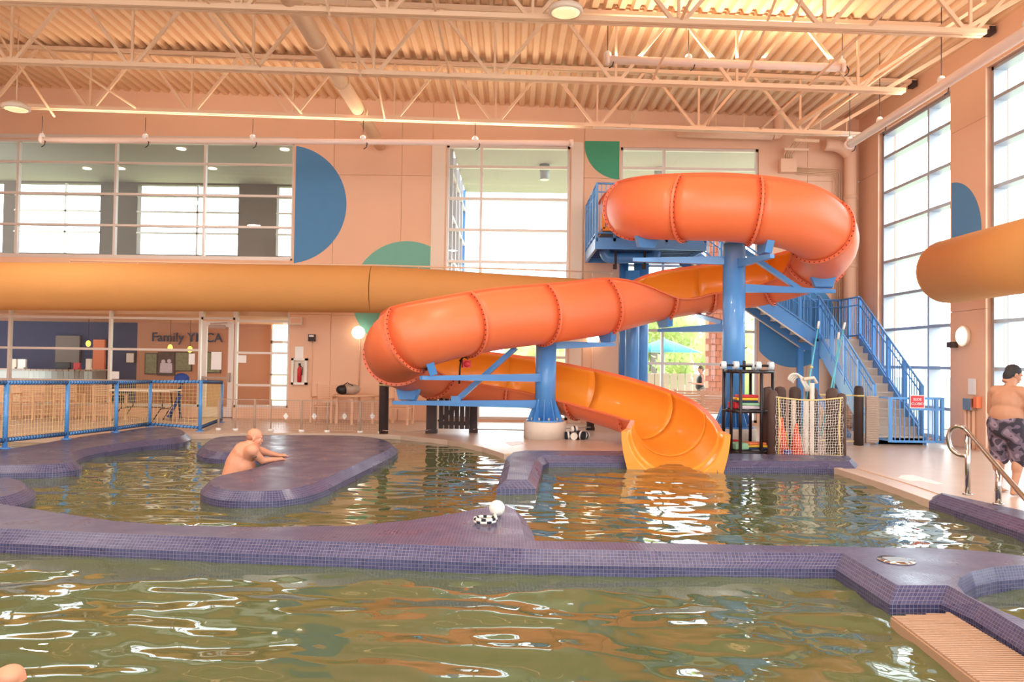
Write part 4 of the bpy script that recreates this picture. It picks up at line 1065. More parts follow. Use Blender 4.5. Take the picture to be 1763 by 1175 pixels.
for nm, mt, (a, b, c_, d), lb in items:
    Y = 24.35; p, q = PY(a, b, Y), PY(c_, d, Y); z0 = 1.16
    t = thing(nm, lb, nm.replace('_', ' '), ((p.x + q.x) / 2, Y, z0)); h = max(p.z - q.z, .15)
    MB().box2((p.x, Y - .04, z0 + .05), (q.x, Y + .04, z0 + .05 + h)).build('panel', mt, t); MB().box2((p.x + .02, Y - .09, z0), (q.x - .02, Y + .09, z0 + .05)).build('stand', mt, t)
p, q = PY(161, 585, 26.8), PY(180, 622, 26.8)
MB().box2((p.x, 26.78, 0.9), (q.x, 26.88, p.z)).build('orange_wall_panel', 'orange_paint', label='orange painted panel on the wall behind the counter', cat='wall panel')
p, q = PY(96, 578, 26.8), PY(136, 625, 26.8)
MB().box2((p.x, 26.8, q.z), (q.x, 26.88, p.z)).build('grey_wall_screen', 'grey_paint', label='grey screen panel on the dark blue lobby wall', cat='screen')
for k, (px, py, Y) in enumerate(((152, 592, 24.5), (293, 599, 24.0), (327, 602, 24.0))):
    c = PY(px, py, Y); t = thing('pendant_lamp', ('yellow pendant lamp over the reception counter', 'yellow pendant lamp below the lettering, left of two', 'yellow pendant lamp below the lettering, right of two')[k], 'lamp', c)
    MB().sph(c, (.07, .07, .10), 14, 10).build('shade', 'glow_yellow', t); MB().cyl(c + V(0, 0, .09), V(c.x, Y, 2.75), .008, n=5).build('cord', 'black', t)
for (a, b, c_, d, mt, lb) in ((272, 606, 301, 647, 'poster_dark', 'photo poster of seated people on the lobby wall'), (250, 608, 271, 645, 'poster_green', 'greenish notice board left of the photo poster'), (302, 606, 330, 640, 'poster_green', 'greenish notice board right of the photo poster'), (217, 607, 232, 626, 'off_white', 'framed notice on the dark blue lobby wall'), (352, 606, 380, 643, 'poster_green', 'notice board seen through the door glass')):
    p, q = PY(a, b, 26.85), PY(c_, d, 26.85); t = thing('lobby_poster', lb, 'poster', ((p.x + q.x) / 2, 26.85, (p.z + q.z) / 2))
    MB().box2((p.x, 26.83, q.z), (q.x, 26.89, p.z)).build('frame', 'dark_wood', t); MB().box2((p.x + .03, 26.82, q.z + .03), (q.x - .03, 26.83, p.z - .03)).build('print', mt, t)
# poster people: simple pale shapes printed flat
p = PY(286, 628, 26.8)
pr_ = MB()
for dx, dz, rr in ((-.1, .1, .07), (.1, .12, .07)): pr_.cyl(p + V(dx, .01, dz), p + V(dx, 0.0, dz), rr, n=12)
pr_.slab([p + V(-.22, 0, -.28), p + V(.22, 0, -.28), p + V(.2, 0, .05), p + V(-.2, 0, .05)], (0, .01, 0)); pr_.build('printed_figures', 'pastel', bpy.data.objects['lobby_poster'])
# lobby outer door, bright green beyond
xd0, xd1 = PY(466, 600, 26.9).x, PY(497, 600, 26.9).x
MB().box2((xd0, 26.88, 0), (xd0 + .06, 27.0, 2.6)).box2((xd0, 26.88, 2.1), (xd1 + .3, 27, 2.2)).box2((xd0, 26.88, 1.0), (xd1 + .3, 26.98, 1.05)).build('door_2', 'frame_alu', kind='structure')
area('lobby_fill_light', (-8.5, 24, 2.7), 6, 2, 55, (1, .86, .7)); area('upper_room_fill', (-9, 24, 7.6), 8, 3, 60, (1, .95, .82))  # added area fills that brighten the lobby and the upper room
# papers on the panes and door
for k, (a, b, c_, d, lb) in enumerate(((363, 606, 380, 637, 'white notices taped to the storefront door'), (324, 609, 334, 628, 'white notice taped beside the storefront door'), (409, 612, 423, 625, 'white notice taped on the pane right of the door'), (190, 640, 203, 653, 'cream thermostat box on the storefront mullion'), (508, 597, 522, 617, 'white notice above the extinguisher cabinet'))):
    p, q = PY(a, b, YB - .01), PY(c_, d, YB - .01); y = YB + .035 if k < 3 else YB + .048 if k == 3 else YB
    t = MB().box2((p.x, y - .008, q.z), (q.x, y, p.z)); t.build('taped_notice' if k != 3 else 'thermostat_box', 'paper', label=lb, cat='notice' if k != 3 else 'box')
# wall devices
p, q = PY(502, 617, YB - .1), PY(528, 663, YB - .1)
fe = thing('extinguisher_cabinet', 'white framed fire extinguisher cabinet on the peach wall', 'cabinet', ((p.x + q.x) / 2, YB - .1, q.z))
f = MB()
for a, b, c_, d in ((p.x, p.x + .06, q.z, p.z), (q.x - .06, q.x, q.z, p.z), (p.x, q.x, q.z, q.z + .06), (p.x, q.x, p.z - .06, p.z)): f.box2((a, YB - .12, c_), (b, YB - .0, d))
f.build('frame', 'white', fe); MB().box2((p.x + .05, YB - .03, q.z + .05), (q.x - .05, YB - .01, p.z - .05)).build('back', 'off_white', fe)
xm = (p.x + q.x) / 2
MB().lathe([(.0, 0), (.055, 0), (.055, .34), (.03, .4), (.02, .44), (.0, .44)], (xm, YB - .065, q.z + .07), 16).build('extinguisher', 'red', fe)
MB().box((xm, YB - .07, q.z + .54), (.05, .05, .06)).tube([V(xm, YB - .08, q.z + .52), V(xm + .08, YB - .08, q.z + .45), V(xm + .07, YB - .08, q.z + .25)], .012, 6).build('valve', 'black', fe)
p = PY(510, 553, YB - .06); t = thing('exit_sign_box', 'small cream box sign above the extinguisher cabinet', 'sign', p); MB().box(p, (.32, .10, .20)).build('housing', 'off_white', t); MB().box(p + V(0, -.052, 0), (.26, .006, .13)).build('face', 'wall_paint', t)
p = PY(537, 582, YB - .06); t = thing('alarm_strobe', 'dark fire alarm strobe on the peach wall', 'alarm', p); MB().box(p, (.18, .10, .18)).build('housing', 'dark_wood', t); MB().box(p + V(0, -.06, .05), (.12, .03, .05)).build('strobe_lens', 'white', t); MB().cyl((p.x, YB - .02, p.z - .09), (p.x, YB - .02, .3), .015, n=6).build('conduit', 'wall_paint', t)
# right pier devices
def px_(px, py, off=.06): return PXX(px, py, XR - off)
t = thing('wall_control_panel', 'steel control panel with notice and pipes on the right wall pier', 'control panel', px_(1670, 690))
p, q = px_(1664, 652), px_(1676, 680); MB().box2((XR - .03, min(p.y, q.y), q.z), (XR - .01, max(p.y, q.y), p.z)).build('notice', 'paper', t)
p, q = px_(1664, 686), px_(1678, 707); MB().box2((XR - .14, min(p.y, q.y), q.z), (XR - .01, max(p.y, q.y), p.z)).build('box_body', 'chrome', t)
p, q = px_(1679, 683), px_(1685, 703); MB().box2((XR - .1, min(p.y, q.y), q.z), (XR - .01, max(p.y, q.y), p.z)).build('orange_box', 'orange_paint', t)
for px in (1663, 1669, 1676): p = px_(px, 705, .05); MB().cyl((p.x, p.y, p.z), (p.x, p.y, 0), .035, n=8).build('pipe', 'wall_paint', t)
t = thing('pier_alarm', 'dark red horn beside the glowing wall lamp on the pier', 'alarm', px_(1640, 594)); MB().box(px_(1640, 594), (.14, .2, .12)).build('housing', 'dark_wood', t)

# ================================================================== DECK FURNITURE
def slat_chair(label, loc, rz, wd=.52):
    t = thing('slat_chair', label, 'chair', loc, rz, world=False, group='cream slatted resin deck chairs')
    for x in (-wd / 2, wd / 2):
        MB().box((x, -.22, .31), (.05, .05, .62)).build('leg', 'tan_resin', t); MB().bar((x, .24, 0), (x, .30, .96), .05, .05, up=(0, 1, 0)).build('leg', 'tan_resin', t)
        MB().box((x, 0, .63), (.06, .52, .03)).build('armrest', 'tan_resin', t)
    for k in range(6): MB().box((0, -.22 + .085 * k, .41), (wd, .07, .02)).build('slat', 'tan_resin', t)
    for k in range(8): MB().box((0, .262 + .006 * k, .50 + .058 * k), (wd - .05, .018, .042)).build('slat', 'tan_resin', t)
    return t
ch = slat_chair('cream slatted chair left of the small table by the peach wall', PZ(556, 727, 0), .0)
def chair(px, py, rz, label, sc=None, z=0):
    p = PZ(px, py, z); return dup(ch, p, rz, label, sc)
chair(688, 731, -.15, 'cream slatted chair right of the thick dark post')
chair(118, 722, .9, 'cream slatted chair facing sideways behind the blue railing')
chair(190, 724, 1.3, 'cream slatted chair at the left end of the white folding table')
chair(45, 722, .1, 'cream slatted chair farthest left behind the blue railing')
chair(1182, 742, 3.1, 'slatted chair behind the slide exit, left of two at the window', (1.25, 1, 1.05))
chair(1226, 742, 3.1, 'slatted chair behind the slide exit beside the right column', (1.2, 1, 1.05))
# folding table
c = PZ(250, 724, 0); ft = thing('folding_table', 'white folding table with black legs before the storefront', 'table', c)
MB().box((c.x, c.y, .76), (1.5, .72, .045)).build('table_top', 'off_white', ft)
for s in (-.5, .5):
    for s2 in (-.28, .28):
        MB().tube([c + V(s, s2, .74), c + V(s + .05, s2, .35), c + V(s - .0, s2, .3), c + V(s - .18, s2 * 1.05, 0)], .014, 6).build('leg', 'black', ft)
    MB().cyl(c + V(s, -.28, .3), c + V(s, .28, .3), .012, n=6).build('crossbar', 'black', ft)
MB().cyl(c + V(-.5, 0, .33), c + V(.5, 0, .33), .012, n=6).build('crossbar', 'black', ft)
c = PZ(612, 729, 0); rt = thing('small_round_table', 'cream table against the peach wall holding a bag', 'table', c)
MB().lathe([(.0, .68), (.56, .68), (.58, .70), (.56, .72), (.0, .72)], c, 32).build('table_top', 'tan_resin', rt)
for s, s2 in ((-.45, -.1), (.45, -.1), (0, -.42), (0, .42)): MB().box(c + V(s, s2, .34), (.06, .06, .68)).build('leg', 'tan_resin', rt)
p = V(c.x - .25, c.y, .72); bg_ = thing('sports_bag', 'grey and black sports bag on the cream table', 'bag', p)
MB().sph(p + V(.1, 0, .13), (.26, .16, .14), 18, 12).build('bag_body', 'panel_grey', bg_); MB().sph(p + V(-.08, -.08, .12), (.16, .12, .12), 16, 10).build('bag_end', 'black', bg_); MB().tube([p + V(-.1, -.1, .2), p + V(.05, -.12, .3), p + V(.2, -.1, .22)], .012, 6).build('handle', 'black', bg_)
c = PZ(303, 722, 0); bf = thing('folded_stroller', 'blue folded frame leaning beside the storefront door', 'folding frame', c)
MB().bar(c + V(-.15, 0, 0), c + V(.12, .1, 1.0), .05).bar(c + V(.12, 0, .0), c + V(-.0, .1, .8), .05).build('frame', 'navy', bf); MB().sph(c + V(.12, 0, 1.05), (.2, .12, .14), 14, 9).build('cloth_seat', 'blue_cloth', bf); MB().bar(c + V(-.2, 0, .05), c + V(.1, .05, .62), .14, .05).build('cloth_panel', 'blue_cloth', bf)

# low net barrier
nb = thing('net_barrier', 'low beige net barrier with thin posts along the far pool edge', 'barrier', PZ(520, 743, 0))
bp_ = [(376, 741), (405, 742), (438, 742), (466, 743), (519, 744), (563, 745), (620, 746), (655, 747)]
B = [PZ(a, b, 0) for a, b in bp_]
for k, p in enumerate(B):
    MB().cyl(p, p + V(0, 0, .70), .016 if k % 2 else .026, n=8).build('barrier_post', 'panel_grey', nb); MB().cyl(p, p + V(0, 0, .05), .06, n=12).build('post_foot', 'white', nb)
nm = MB()
for i in range(len(B) - 1):
    a, b = B[i], B[i + 1]; n = max(2, int((b - a).length / .055))
    for k in range(n): nm.bar(a.lerp(b, k / n) + V(0, 0, .05), a.lerp(b, k / n) + V(0, 0, .69), .0035)
    for k in range(13): nm.bar(a + V(0, 0, .05 + .053 * k), b + V(0, 0, .05 + .053 * k), .0035)
    MB().bar(a + V(0, 0, .69), b + V(0, 0, .69), .018).build('top_cord', 'panel_grey', nb)
nm.build('netting', 'panel_grey', nb, kind='stuff')
for k, px in enumerate((492, 541, 593, 641)):
    p = PY(px, 717, B[4].y - .02); MB().slab([p + V(-.06, 0, 0), p + V(0, 0, -.075), p + V(.06, 0, 0), p + V(0, 0, .075)], (0, .01, 0)).build('diamond_tag', 'white', nb)
# dark posts and ropes
def bollard(px, py, r, h, label, sq=False):
    p = PZ(px, py, 0); t = thing('dark_post', label, 'post', p)
    if sq: MB().box(p + V(0, 0, h / 2), (r * 2, r * 2, h)).build('post_shaft', 'dark_wood', t); MB().box(p + V(0, 0, .04), (r * 2.3, r * 2.3, .08)).build('post_foot', 'dark_wood', t)
    else: MB().lathe([(.0, 0), (r, 0), (r, h - .12), (r * .96, h - .06), (r * .7, h - .01), (.0, h)], p, 24).build('post_shaft', 'dark_wood', t); MB().lathe([(r, h - .22), (r + .008, h - .22), (r + .008, h - .19), (r, h - .19)], p, 24).build('rope_ring', 'rope_cream', t)
    return p
b1 = bollard(660, 747, .105, 1.27, 'thick round dark post left of the wooden gate')
b2 = bollard(743, 746, .11, 1.12, 'square dark post at the left of the wooden gate', True)
b3 = bollard(815, 745, .085, 1.12, 'square dark post at the right of the wooden gate', True)
b4 = bollard(1016, 741, .085, 1.1, 'square dark post right of the left slide column', True)
b5 = bollard(1478, 767, .095, 1.22, 'round dark post at the foot of the slide stairs')
p_ = PZ(1290, 760, 0)
rp = thing('rope_line', 'thin ropes strung between the dark posts along the deck', 'rope', b2)
for a, b in ((b1, b2), (b3, b4)):
    for z in ((1.05, .08) if a is b1 else (.08,)): MB().tube([a + V(0, -.1, z), a.lerp(b, .5) + V(0, -.1, z - .05), b + V(0, -.1, z)], .012, 5).build('rope', 'panel_grey', rp)
wg = thing('wooden_gate', 'dark wooden plank gate between two posts behind the slide', 'gate', b2.lerp(b3, .5))
L_ = b3.x - b2.x - .22
for k in range(6): MB().box((b2.x + .15 + L_ / 6 * (k + .5), b2.y, .56), (L_ / 6 - .013, .03, .92)).build('plank', 'dark_wood', wg)
for z in (.22, .9): MB().box((b2.x + .15 + L_ / 2, b2.y + .03, z), (L_, .03, .09)).build('cross_rail', 'dark_wood', wg)
MB().bar((b2.x + .15, b2.y + .03, .25), (b2.x + .15 + L_, b2.y + .03, .88), .03, .08).build('diagonal_brace', 'dark_wood', wg)
# net between post right of the bin and gate (grey mesh)
n3 = thing('rope_net', 'fine grey netting strung beside the round post at the stairs', 'net', b5)
m = MB(); a, b = b5 + V(-.75, .1, 0), b5 + V(-.08, 0, 0)
for k in range(14): m.bar(a.lerp(b, k / 13) + V(0, 0, .1), a.lerp(b, k / 13) + V(0, 0, 1.0), .004)
for k in range(18): m.bar(a + V(0, 0, .1 + .053 * k), b + V(0, 0, .1 + .053 * k), .004)
m.build('netting', 'panel_grey', n3, kind='stuff'); MB().bar(a + V(0, 0, 1.02), b + V(0, 0, 1.02), .02).build('top_rope', 'rope_cream', n3); MB().bar(a + V(0, 0, .08), b + V(0, 0, .08), .02).build('bottom_rope', 'rope_cream', n3)
# buoys by the column
p = PZ(990, 757, 0); by = thing('lane_buoys', 'heap of black and white round floats beside the left column base', 'floats', p)
for k, (dx, dy, dz, r_) in enumerate(((-.14, 0, .08, .08), (-.02, -.08, .08, .075), (.13, -.03, .09, .09), (.22, .1, .08, .08), (.05, .12, .09, .09), (-.02, 0, .22, .06))):
    c = p + V(dx, dy, dz); d = V(math.cos(k * 1.3), math.sin(k * 1.3), .1) * .07
    MB().cyl(c - d, c + d, r_, n=16).build('float', 'rope_black' if k % 2 == 0 else 'rope_white', by)
    MB().cyl(c - d * .25, c + d * .25, r_ * 1.05, n=16).build('float_band', 'rope_white' if k % 2 == 0 else 'rope_black', by)
# rope coil with float on the foreground ledge
p = PZ(852, 889, .1); rf = thing('rope_float', 'white ball float with a black and white rope coil on the tiled ledge', 'float', p)
MB().sph(p + V(.02, .0, .078), .078, 24, 14).build('ball', 'rope_white', rf)
c0 = PZ(836, 902, .1); cp = []
for k in range(40):
    a = k / 39 * 2 * math.pi * 1.8 + 1.0; cp.append(c0 + V(.10 * math.cos(a), .10 * math.sin(a) * 1.1, .02 + .012 * k / 13))
cp.append(p + V(0, -.03, .02)); cc = catmull(cp, 3); seg = 9
k = 0; tog = 0
while k < len(cc) - 1:
    e_ = min(k + seg // 2 + (2 if tog else 0), len(cc) - 1); MB().tube(cc[k:e_ + 1], .016, 8).build('rope_band', 'rope_white' if tog else 'rope_black', rf); k = e_; tog = 1 - tog

# ================================================================== SHELF RACK
ry = 14.25; rk = thing('shelf_rack', 'black three tier pipe shelf rack in front of the right slide column', 'shelf', PZ(1287, 781, 0))
rp_ = [(1246, .12), (1259, -.2), (1275, -.38), (1311, -.28), (1330, .08), (1292, .42)]
RP = [V(PY(a, 700, ry + b).x, ry + b, 0) for a, b in rp_]
def rz_(py): return PY(1285, py, ry).z
tz = [rz_(776), rz_(707), rz_(640)]
for p in RP: MB().cyl(p, p + V(0, 0, tz[2] + .03), .03, n=10).build('pole', 'black_pipe', rk)
for z in tz:
    s = MB().prism([(p.x, p.y) for p in RP], z - .012, z).build('shelf_board', 'black_pipe', rk)
    for i in range(6): MB().cyl(RP[i] + V(0, 0, z), RP[(i + 1) % 6] + V(0, 0, z), .032, n=8).build('shelf_edge', 'black_pipe', rk)
cx_ = sum((p for p in RP), V(0, 0, 0)) / 6
def on(nm, lb, cat, parts, group=None):
    c0 = parts[0][1]; t = thing(nm, lb, cat, c0, group=group)
    for (pn, c, d, mt, rz) in parts: MB().box(c, d, rz, 0).build(pn, mt, t)
    return t
zt = tz[2] + .035
for k, (px, lb) in enumerate(((1256, 'white foam water dumbbell at the left of the rack top'), (1316, 'white foam water dumbbell at the right of the rack top'))):
    c = PY(px, 630, ry - .12); t = thing('foam_dumbbell', lb, 'dumbbell', V(c.x, c.y, zt), group='foam dumbbells on top of the rack')
    for s in (-1, 1): MB().cyl((c.x + s * .07, c.y, zt + .075), (c.x + s * .16, c.y, zt + .075), .075, n=18).build('foam_disc', 'foam_white', t)
    MB().cyl((c.x - .17, c.y, zt + .075), (c.x + .17, c.y, zt + .075), .02, n=8).build('grip', 'black', t)
c = PY(1283, 630, ry); t = thing('foam_dumbbell', 'black barred foam dumbbell in the middle of the rack top', 'dumbbell', V(c.x, c.y, zt), group='foam dumbbells on top of the rack')
MB().cyl((c.x - .1, c.y, zt + .06), (c.x + .14, c.y, zt + .06), .018, n=8).build('grip', 'black', t); MB().cyl((c.x - .02, c.y, zt), (c.x - .02, c.y, zt + .16), .03, n=10).build('upright', 'black_pipe', t); MB().cyl((c.x + .12, c.y, zt + .06), (c.x + .17, c.y, zt + .06), .06, n=14).build('foam_disc', 'foam_white', t)
def board(px, z, w_, d, h, mt, lb, rz=0, dy=0):
    c = PY(px, 700, ry - .05 + dy); t = MB().box((0, 0, h / 2), (w_, d, h)).mesh('kickboard', mt)
    o = link('kickboard', t, None, loc=(c.x, c.y, z), rz=rz, label=lb, cat='kickboard', group='foam boards on the rack'); b = o.modifiers.new('bevel', 'BEVEL'); b.width = .012; b.segments = 2
z = tz[1] + .035
for (px, w_, h, mt, lb, rz) in ((1288, .42, .06, 'pastel', 'pale patterned board at the bottom of the middle shelf stack', .1), (1291, .40, .05, 'green_foam', 'green board in the middle shelf stack', -.1), (1283, .38, .04, 'navy', 'navy board in the middle shelf stack', .05), (1283, .38, .045, 'yellow', 'yellow board under the red one', 0), (1285, .34, .05, 'red', 'red board on top of the middle shelf stack', .08)):
    board(px, z, w_, .3, h, mt, lb, rz); z += h + .002
board(1264, tz[1] + .035, .12, .2, .12, 'red', 'small red foam block at the left of the middle shelf', .4)
z = tz[0] + .035
board(1303, z, .36, .26, .04, 'navy', 'navy board at the bottom shelf right', .1); board(1303, z + .042, .36, .26, .04, 'yellow', 'yellow board on the bottom shelf right', -.1); board(1300, z + .084, .34, .25, .04, 'orange_paint', 'orange board topping the bottom shelf stack', .15)
board(1272, z, .3, .3, .11, 'green_foam', 'pale green foam block on the bottom shelf', .3); board(1262, z, .2, .1, .14, 'red', 'pink red board standing on the bottom shelf left', .5, .22)
# loose orange mat left of rack
c = PZ(1238, 779, 0); MB().box((0, 0, .05), (.24, .25, .08)).build('folded_mat', 'red', loc=(c.x, c.y, 0), rz=.5, label='red orange folded mat between the slide exit and the rack', cat='mat')

# ================================================================== NETTED BIN
bn = thing('netted_bin', 'storage bin of dark posts with a rope net front', 'bin', PZ(1392, 786, 0))
fl, fr_ = PZ(1330, 787, 0), PZ(1453, 787, 0); hb = 1.18
def bp(p, r, h, nm='bin_post'):
    MB().lathe([(.0, 0), (r, 0), (r, h - .08), (r * .75, h - .02), (.0, h)], p, 20).build(nm, 'brown_post', bn)
bp(fl, .085, hb); bp(fr_ + V(-.05, 0, 0), .085, hb - .04)
bk_ = [V(fl.x + .18, fl.y + .75, 0), V(fl.x + .45, fl.y + .95, 0), V(fl.x + .75, fl.y + 1.0, 0), V(fl.x + 1.05, fl.y + .95, 0), V(fr_.x - .05, fl.y + .55, 0), V(fl.x + .02, fl.y + .4, 0)]
for p in bk_: bp(p, .11, 1.22)
A, B_ = fl + V(.03, -.09, 0), fr_ + V(-.06, -.09, 0); top, bot = 1.06, .03
def sag(f): return -.05 * math.sin(math.pi * f)
MB().tube([A + V(0, 0, top)] + [A.lerp(B_, f) + V(0, 0, top + sag(f)) for f in (.2, .4, .6, .8)] + [B_ + V(0, 0, top)], .014, 6).build('net_rope', 'rope_cream', bn)
MB().tube([A + V(0, 0, bot), B_ + V(0, 0, bot)], .014, 6).build('net_rope', 'rope_cream', bn)
for q in (A + V(.04, 0, 0), B_ + V(-.04, 0, 0)): MB().tube([q + V(0, 0, bot), q + V(.03 * (1 if q.x < fl.x + .3 else -1), 0, .5), q + V(0, 0, top)], .013, 6).build('net_rope', 'rope_cream', bn)
nm = MB(); nx = 27; nz = 21; 
def NP(i, j):
    f = i / nx; g = j / nz; return A.lerp(B_, f) + V(.008 * math.sin(j * 1.7 + i), .01 * math.sin(i * 1.1 + j * .6), bot + (top + sag(f) - bot) * g + .006 * math.sin(i * 2.1 + j))
for i in range(nx + 1):
    for j in range(nz + 1):
        if i < nx: nm.bar(NP(i, j), NP(i + 1, j), .0045)
        if j < nz: nm.bar(NP(i, j), NP(i, j + 1), .0045)
nm.build('net', 'rope_white', bn, kind='stuff')
def cone(px, py, Y, h, mt, lb):
    p = PY(px, py, Y); p.z = 0; t = thing('traffic_cone', lb, 'cone', p)
    MB().lathe([(.0, .025), (h * .2, .025), (h * .035, h), (.0, h)], p, 20).build('cone_body', mt, t); MB().box(p + V(0, 0, .0125), (h * .52, h * .52, .025)).build('cone_base', mt, t)
cone(1345, 780, fl.y + .28, .68, 'cone_orange', 'taller orange cone at the left inside the netted bin'); cone(1371, 780, fl.y + .3, .58, 'cone_orange', 'orange cone in the middle of the netted bin')
cone(1353, 780, fl.y + .62, .4, 'yellow', 'small yellow cone between the two orange ones')
c = PY(1356, 760, fl.y + .05); MB().lathe([(.0, 0), (.06, 0), (.07, .12), (.0, .12)], (0, 0, 0), 16).build('purple_cup', 'purple', loc=(c.x, c.y - .0, 0.0), label='small purple cup at the foot of the cones', cat='cup')
# rolled white nets and mop bundles
for k, (px, h, r_, lb) in enumerate(((1398, 1.30, .045, 'tall white rolled bundle standing in the bin'), (1388, 1.0, .05, 'white rope bundle in the middle of the bin'), (1366, 1.0, .045, 'pinkish hose bundle at the left of the bin'))):
    c = PY(px, 700, fl.y + .45 + .05 * k); t = thing('rope_bundle', lb, 'rope bundle', V(c.x, c.y, 0))
    for q in range(7):
        a = q * .9; pts = [V(c.x + r_ * .6 * math.cos(a + z_ * 5), c.y + r_ * .6 * math.sin(a + z_ * 5), z_) for z_ in [h * i / 10 for i in range(11)]]
        MB().tube(pts, r_ * .38, 7).build('strand', 'rope_white' if k < 2 else 'off_white', t)
c = PY(1372, 655, fl.y + .5); t = thing('coiled_hose', 'white coiled rope draped over the bin posts', 'rope', c)
for q in range(4):
    MB().tube([c + V(-.16 + .04 * q + .12 * (1 - math.cos(a)) , .03 * q, .12 * math.sin(a) - .02 * q) for a in [i * math.pi / 9 for i in range(10)]] + [c + V(.18 + .04 * q, .02 * q, -.2)], .018, 8).build('loop', 'rope_white', t)
MB().tube([c + V(.1, -.05, .02), c + V(.3, -.02, .05), c + V(.36, 0, -.05)], .03, 8).build('loop', 'off_white', t)
# long poles
for k, (a, b, Y, lb) in enumerate((((1408, 566), (1391, 670), 14.6, 'thin aqua pole leaning left in the bin with a white tip'), ((1452, 568), (1424, 700), 14.7, 'aqua pole leaning from the bin to the right, front of two'), ((1443, 585), (1432, 700), 14.9, 'aqua pole leaning from the bin to the right, rear of two'))):
    p, q = PY(*a, Y), PY(*b, Y); d = (q - p).normalized(); q = p + d * ((p.z - .3) / -d.z)
    t = thing('long_pole', lb, 'pole', q, group='telescoping pool poles in the bin'); MB().cyl(p, q, .012, .018, 8).build('shaft', 'aqua', t)
    MB().cyl(p - d * .0, p - d * .14, .022, n=8).build('tip', 'white', t)
    if k == 0: MB().cyl(p.lerp(q, .35), p.lerp(q, .37), .03, n=8).build('collar', 'rope_cream', t)
# handrail
hr = thing('steel_handrail', 'bent stainless handrail with two posts at the right pool steps', 'handrail', PZ(1666, 853, .1))
P1 = PZ(1666, 852, .1); P2 = PZ(1719, 869, .1); d = (P2 - P1); d.z = 0
def hp_(px, py, f): q = P1 + d * f; return PY(px, py, q.y)
pts = [hp_(1664, 786, 0), hp_(1650, 783, -.15), hp_(1638, 773, -.27), hp_(1633, 756, -.3), hp_(1636, 742, -.28), hp_(1645, 735, -.2), hp_(1656, 736, -.1), hp_(1668, 746, .05), hp_(1719, 806, 1), hp_(1763, 857, 1.8), hp_(1800, 900, 2.4)]
MB().tube(catmull(pts, 6), .028, 14).build('rail_tube', 'chrome', hr)
for P, px, py in ((P1, 1666, 748), (P2, 1719, 808)):
    tz_ = PY(px, py, P.y).z; MB().cyl(P, V(P.x, P.y, tz_), .03, n=14).build('rail_post', 'chrome', hr); MB().lathe([(.03, 0), (.06, 0), (.06, .015), (.03, .02)], P, 16).build('post_flange', 'chrome', hr)
# ================================================================== PEOPLE
def blob(parts, name, mname, parent, voxel=.012, smooth=4, mats=None):
    """parts: ('c',p,q,r0,r1) tapered capsule  |  ('e',c,(rx,ry,rz),rotz,tilt) ellipsoid ; fused to one surface"""
    mb = MB()
    for p in parts:
        if p[0] == 'c':
            _, a, b, ra, rb = p; a = Vector(a); b = Vector(b); L_ = (b - a).length; n = max(2, int(L_ / .02))
            d = (b - a).normalized(); pts = []; rs = []
            for k in range(4): th = math.pi / 2 * k / 4; pts.append(a - d * ra * math.cos(th)); rs.append(max(ra * math.sin(th), .0008))
            for k in range(n + 1): pts.append(a.lerp(b, k / n)); rs.append(ra + (rb - ra) * k / n)
            for k in range(1, 5): th = math.pi / 2 * k / 4; pts.append(b + d * rb * math.sin(th)); rs.append(max(rb * math.cos(th), .0008))
            mb.tube(pts, rs, 16)
        else:
            _, c, r, rz, ty = p; mb.sph(c, r, 20, 14, M3=(Matrix.Rotation(rz, 3, 'Z') @ Matrix.Rotation(ty, 3, 'Y')))
    o = mb.build(name, mname, parent)
    m = o.modifiers.new('fuse', 'REMESH'); m.mode = 'VOXEL'; m.voxel_size = voxel; m.use_smooth_shade = True
    s = o.modifiers.new('soft', 'SMOOTH'); s.factor = .5; s.iterations = smooth
    return o
def hand(w_, d, side, palm=.045):   # wrist, direction, thumb side vector -> list of capsules
    w_ = Vector(w_); d = Vector(d).normalized(); s = Vector(side).normalized(); dn = d.cross(s).normalized()
    if dn.z > 0: dn = -dn
    out = [('c', w_, w_ + d * .07, .026, .030), ('c', w_ + d * .04 + s * .018, w_ + d * .085 + s * .024, .019, .015), ('c', w_ + d * .04 - s * .018, w_ + d * .08 - s * .026, .019, .014)]
    for k, (o_, L_) in enumerate(((.030, .07), (.011, .082), (-.009, .076), (-.029, .058))):
        a = w_ + d * .085 + s * o_; b = a + d * L_ * .5 + s * o_ * .15 + dn * .004; c = b + d * L_ * .42 + s * o_ * .1 + dn * .018
        out += [('c', a, b, .0098, .009), ('c', b, c, .009, .0075)]
    a = w_ + d * .025 + s * .026; b = a + s * .032 + d * .03; c = b + d * .034 + s * .008
    out += [('c', a, b, .013, .011), ('c', b, c, .011, .009)]
    return out
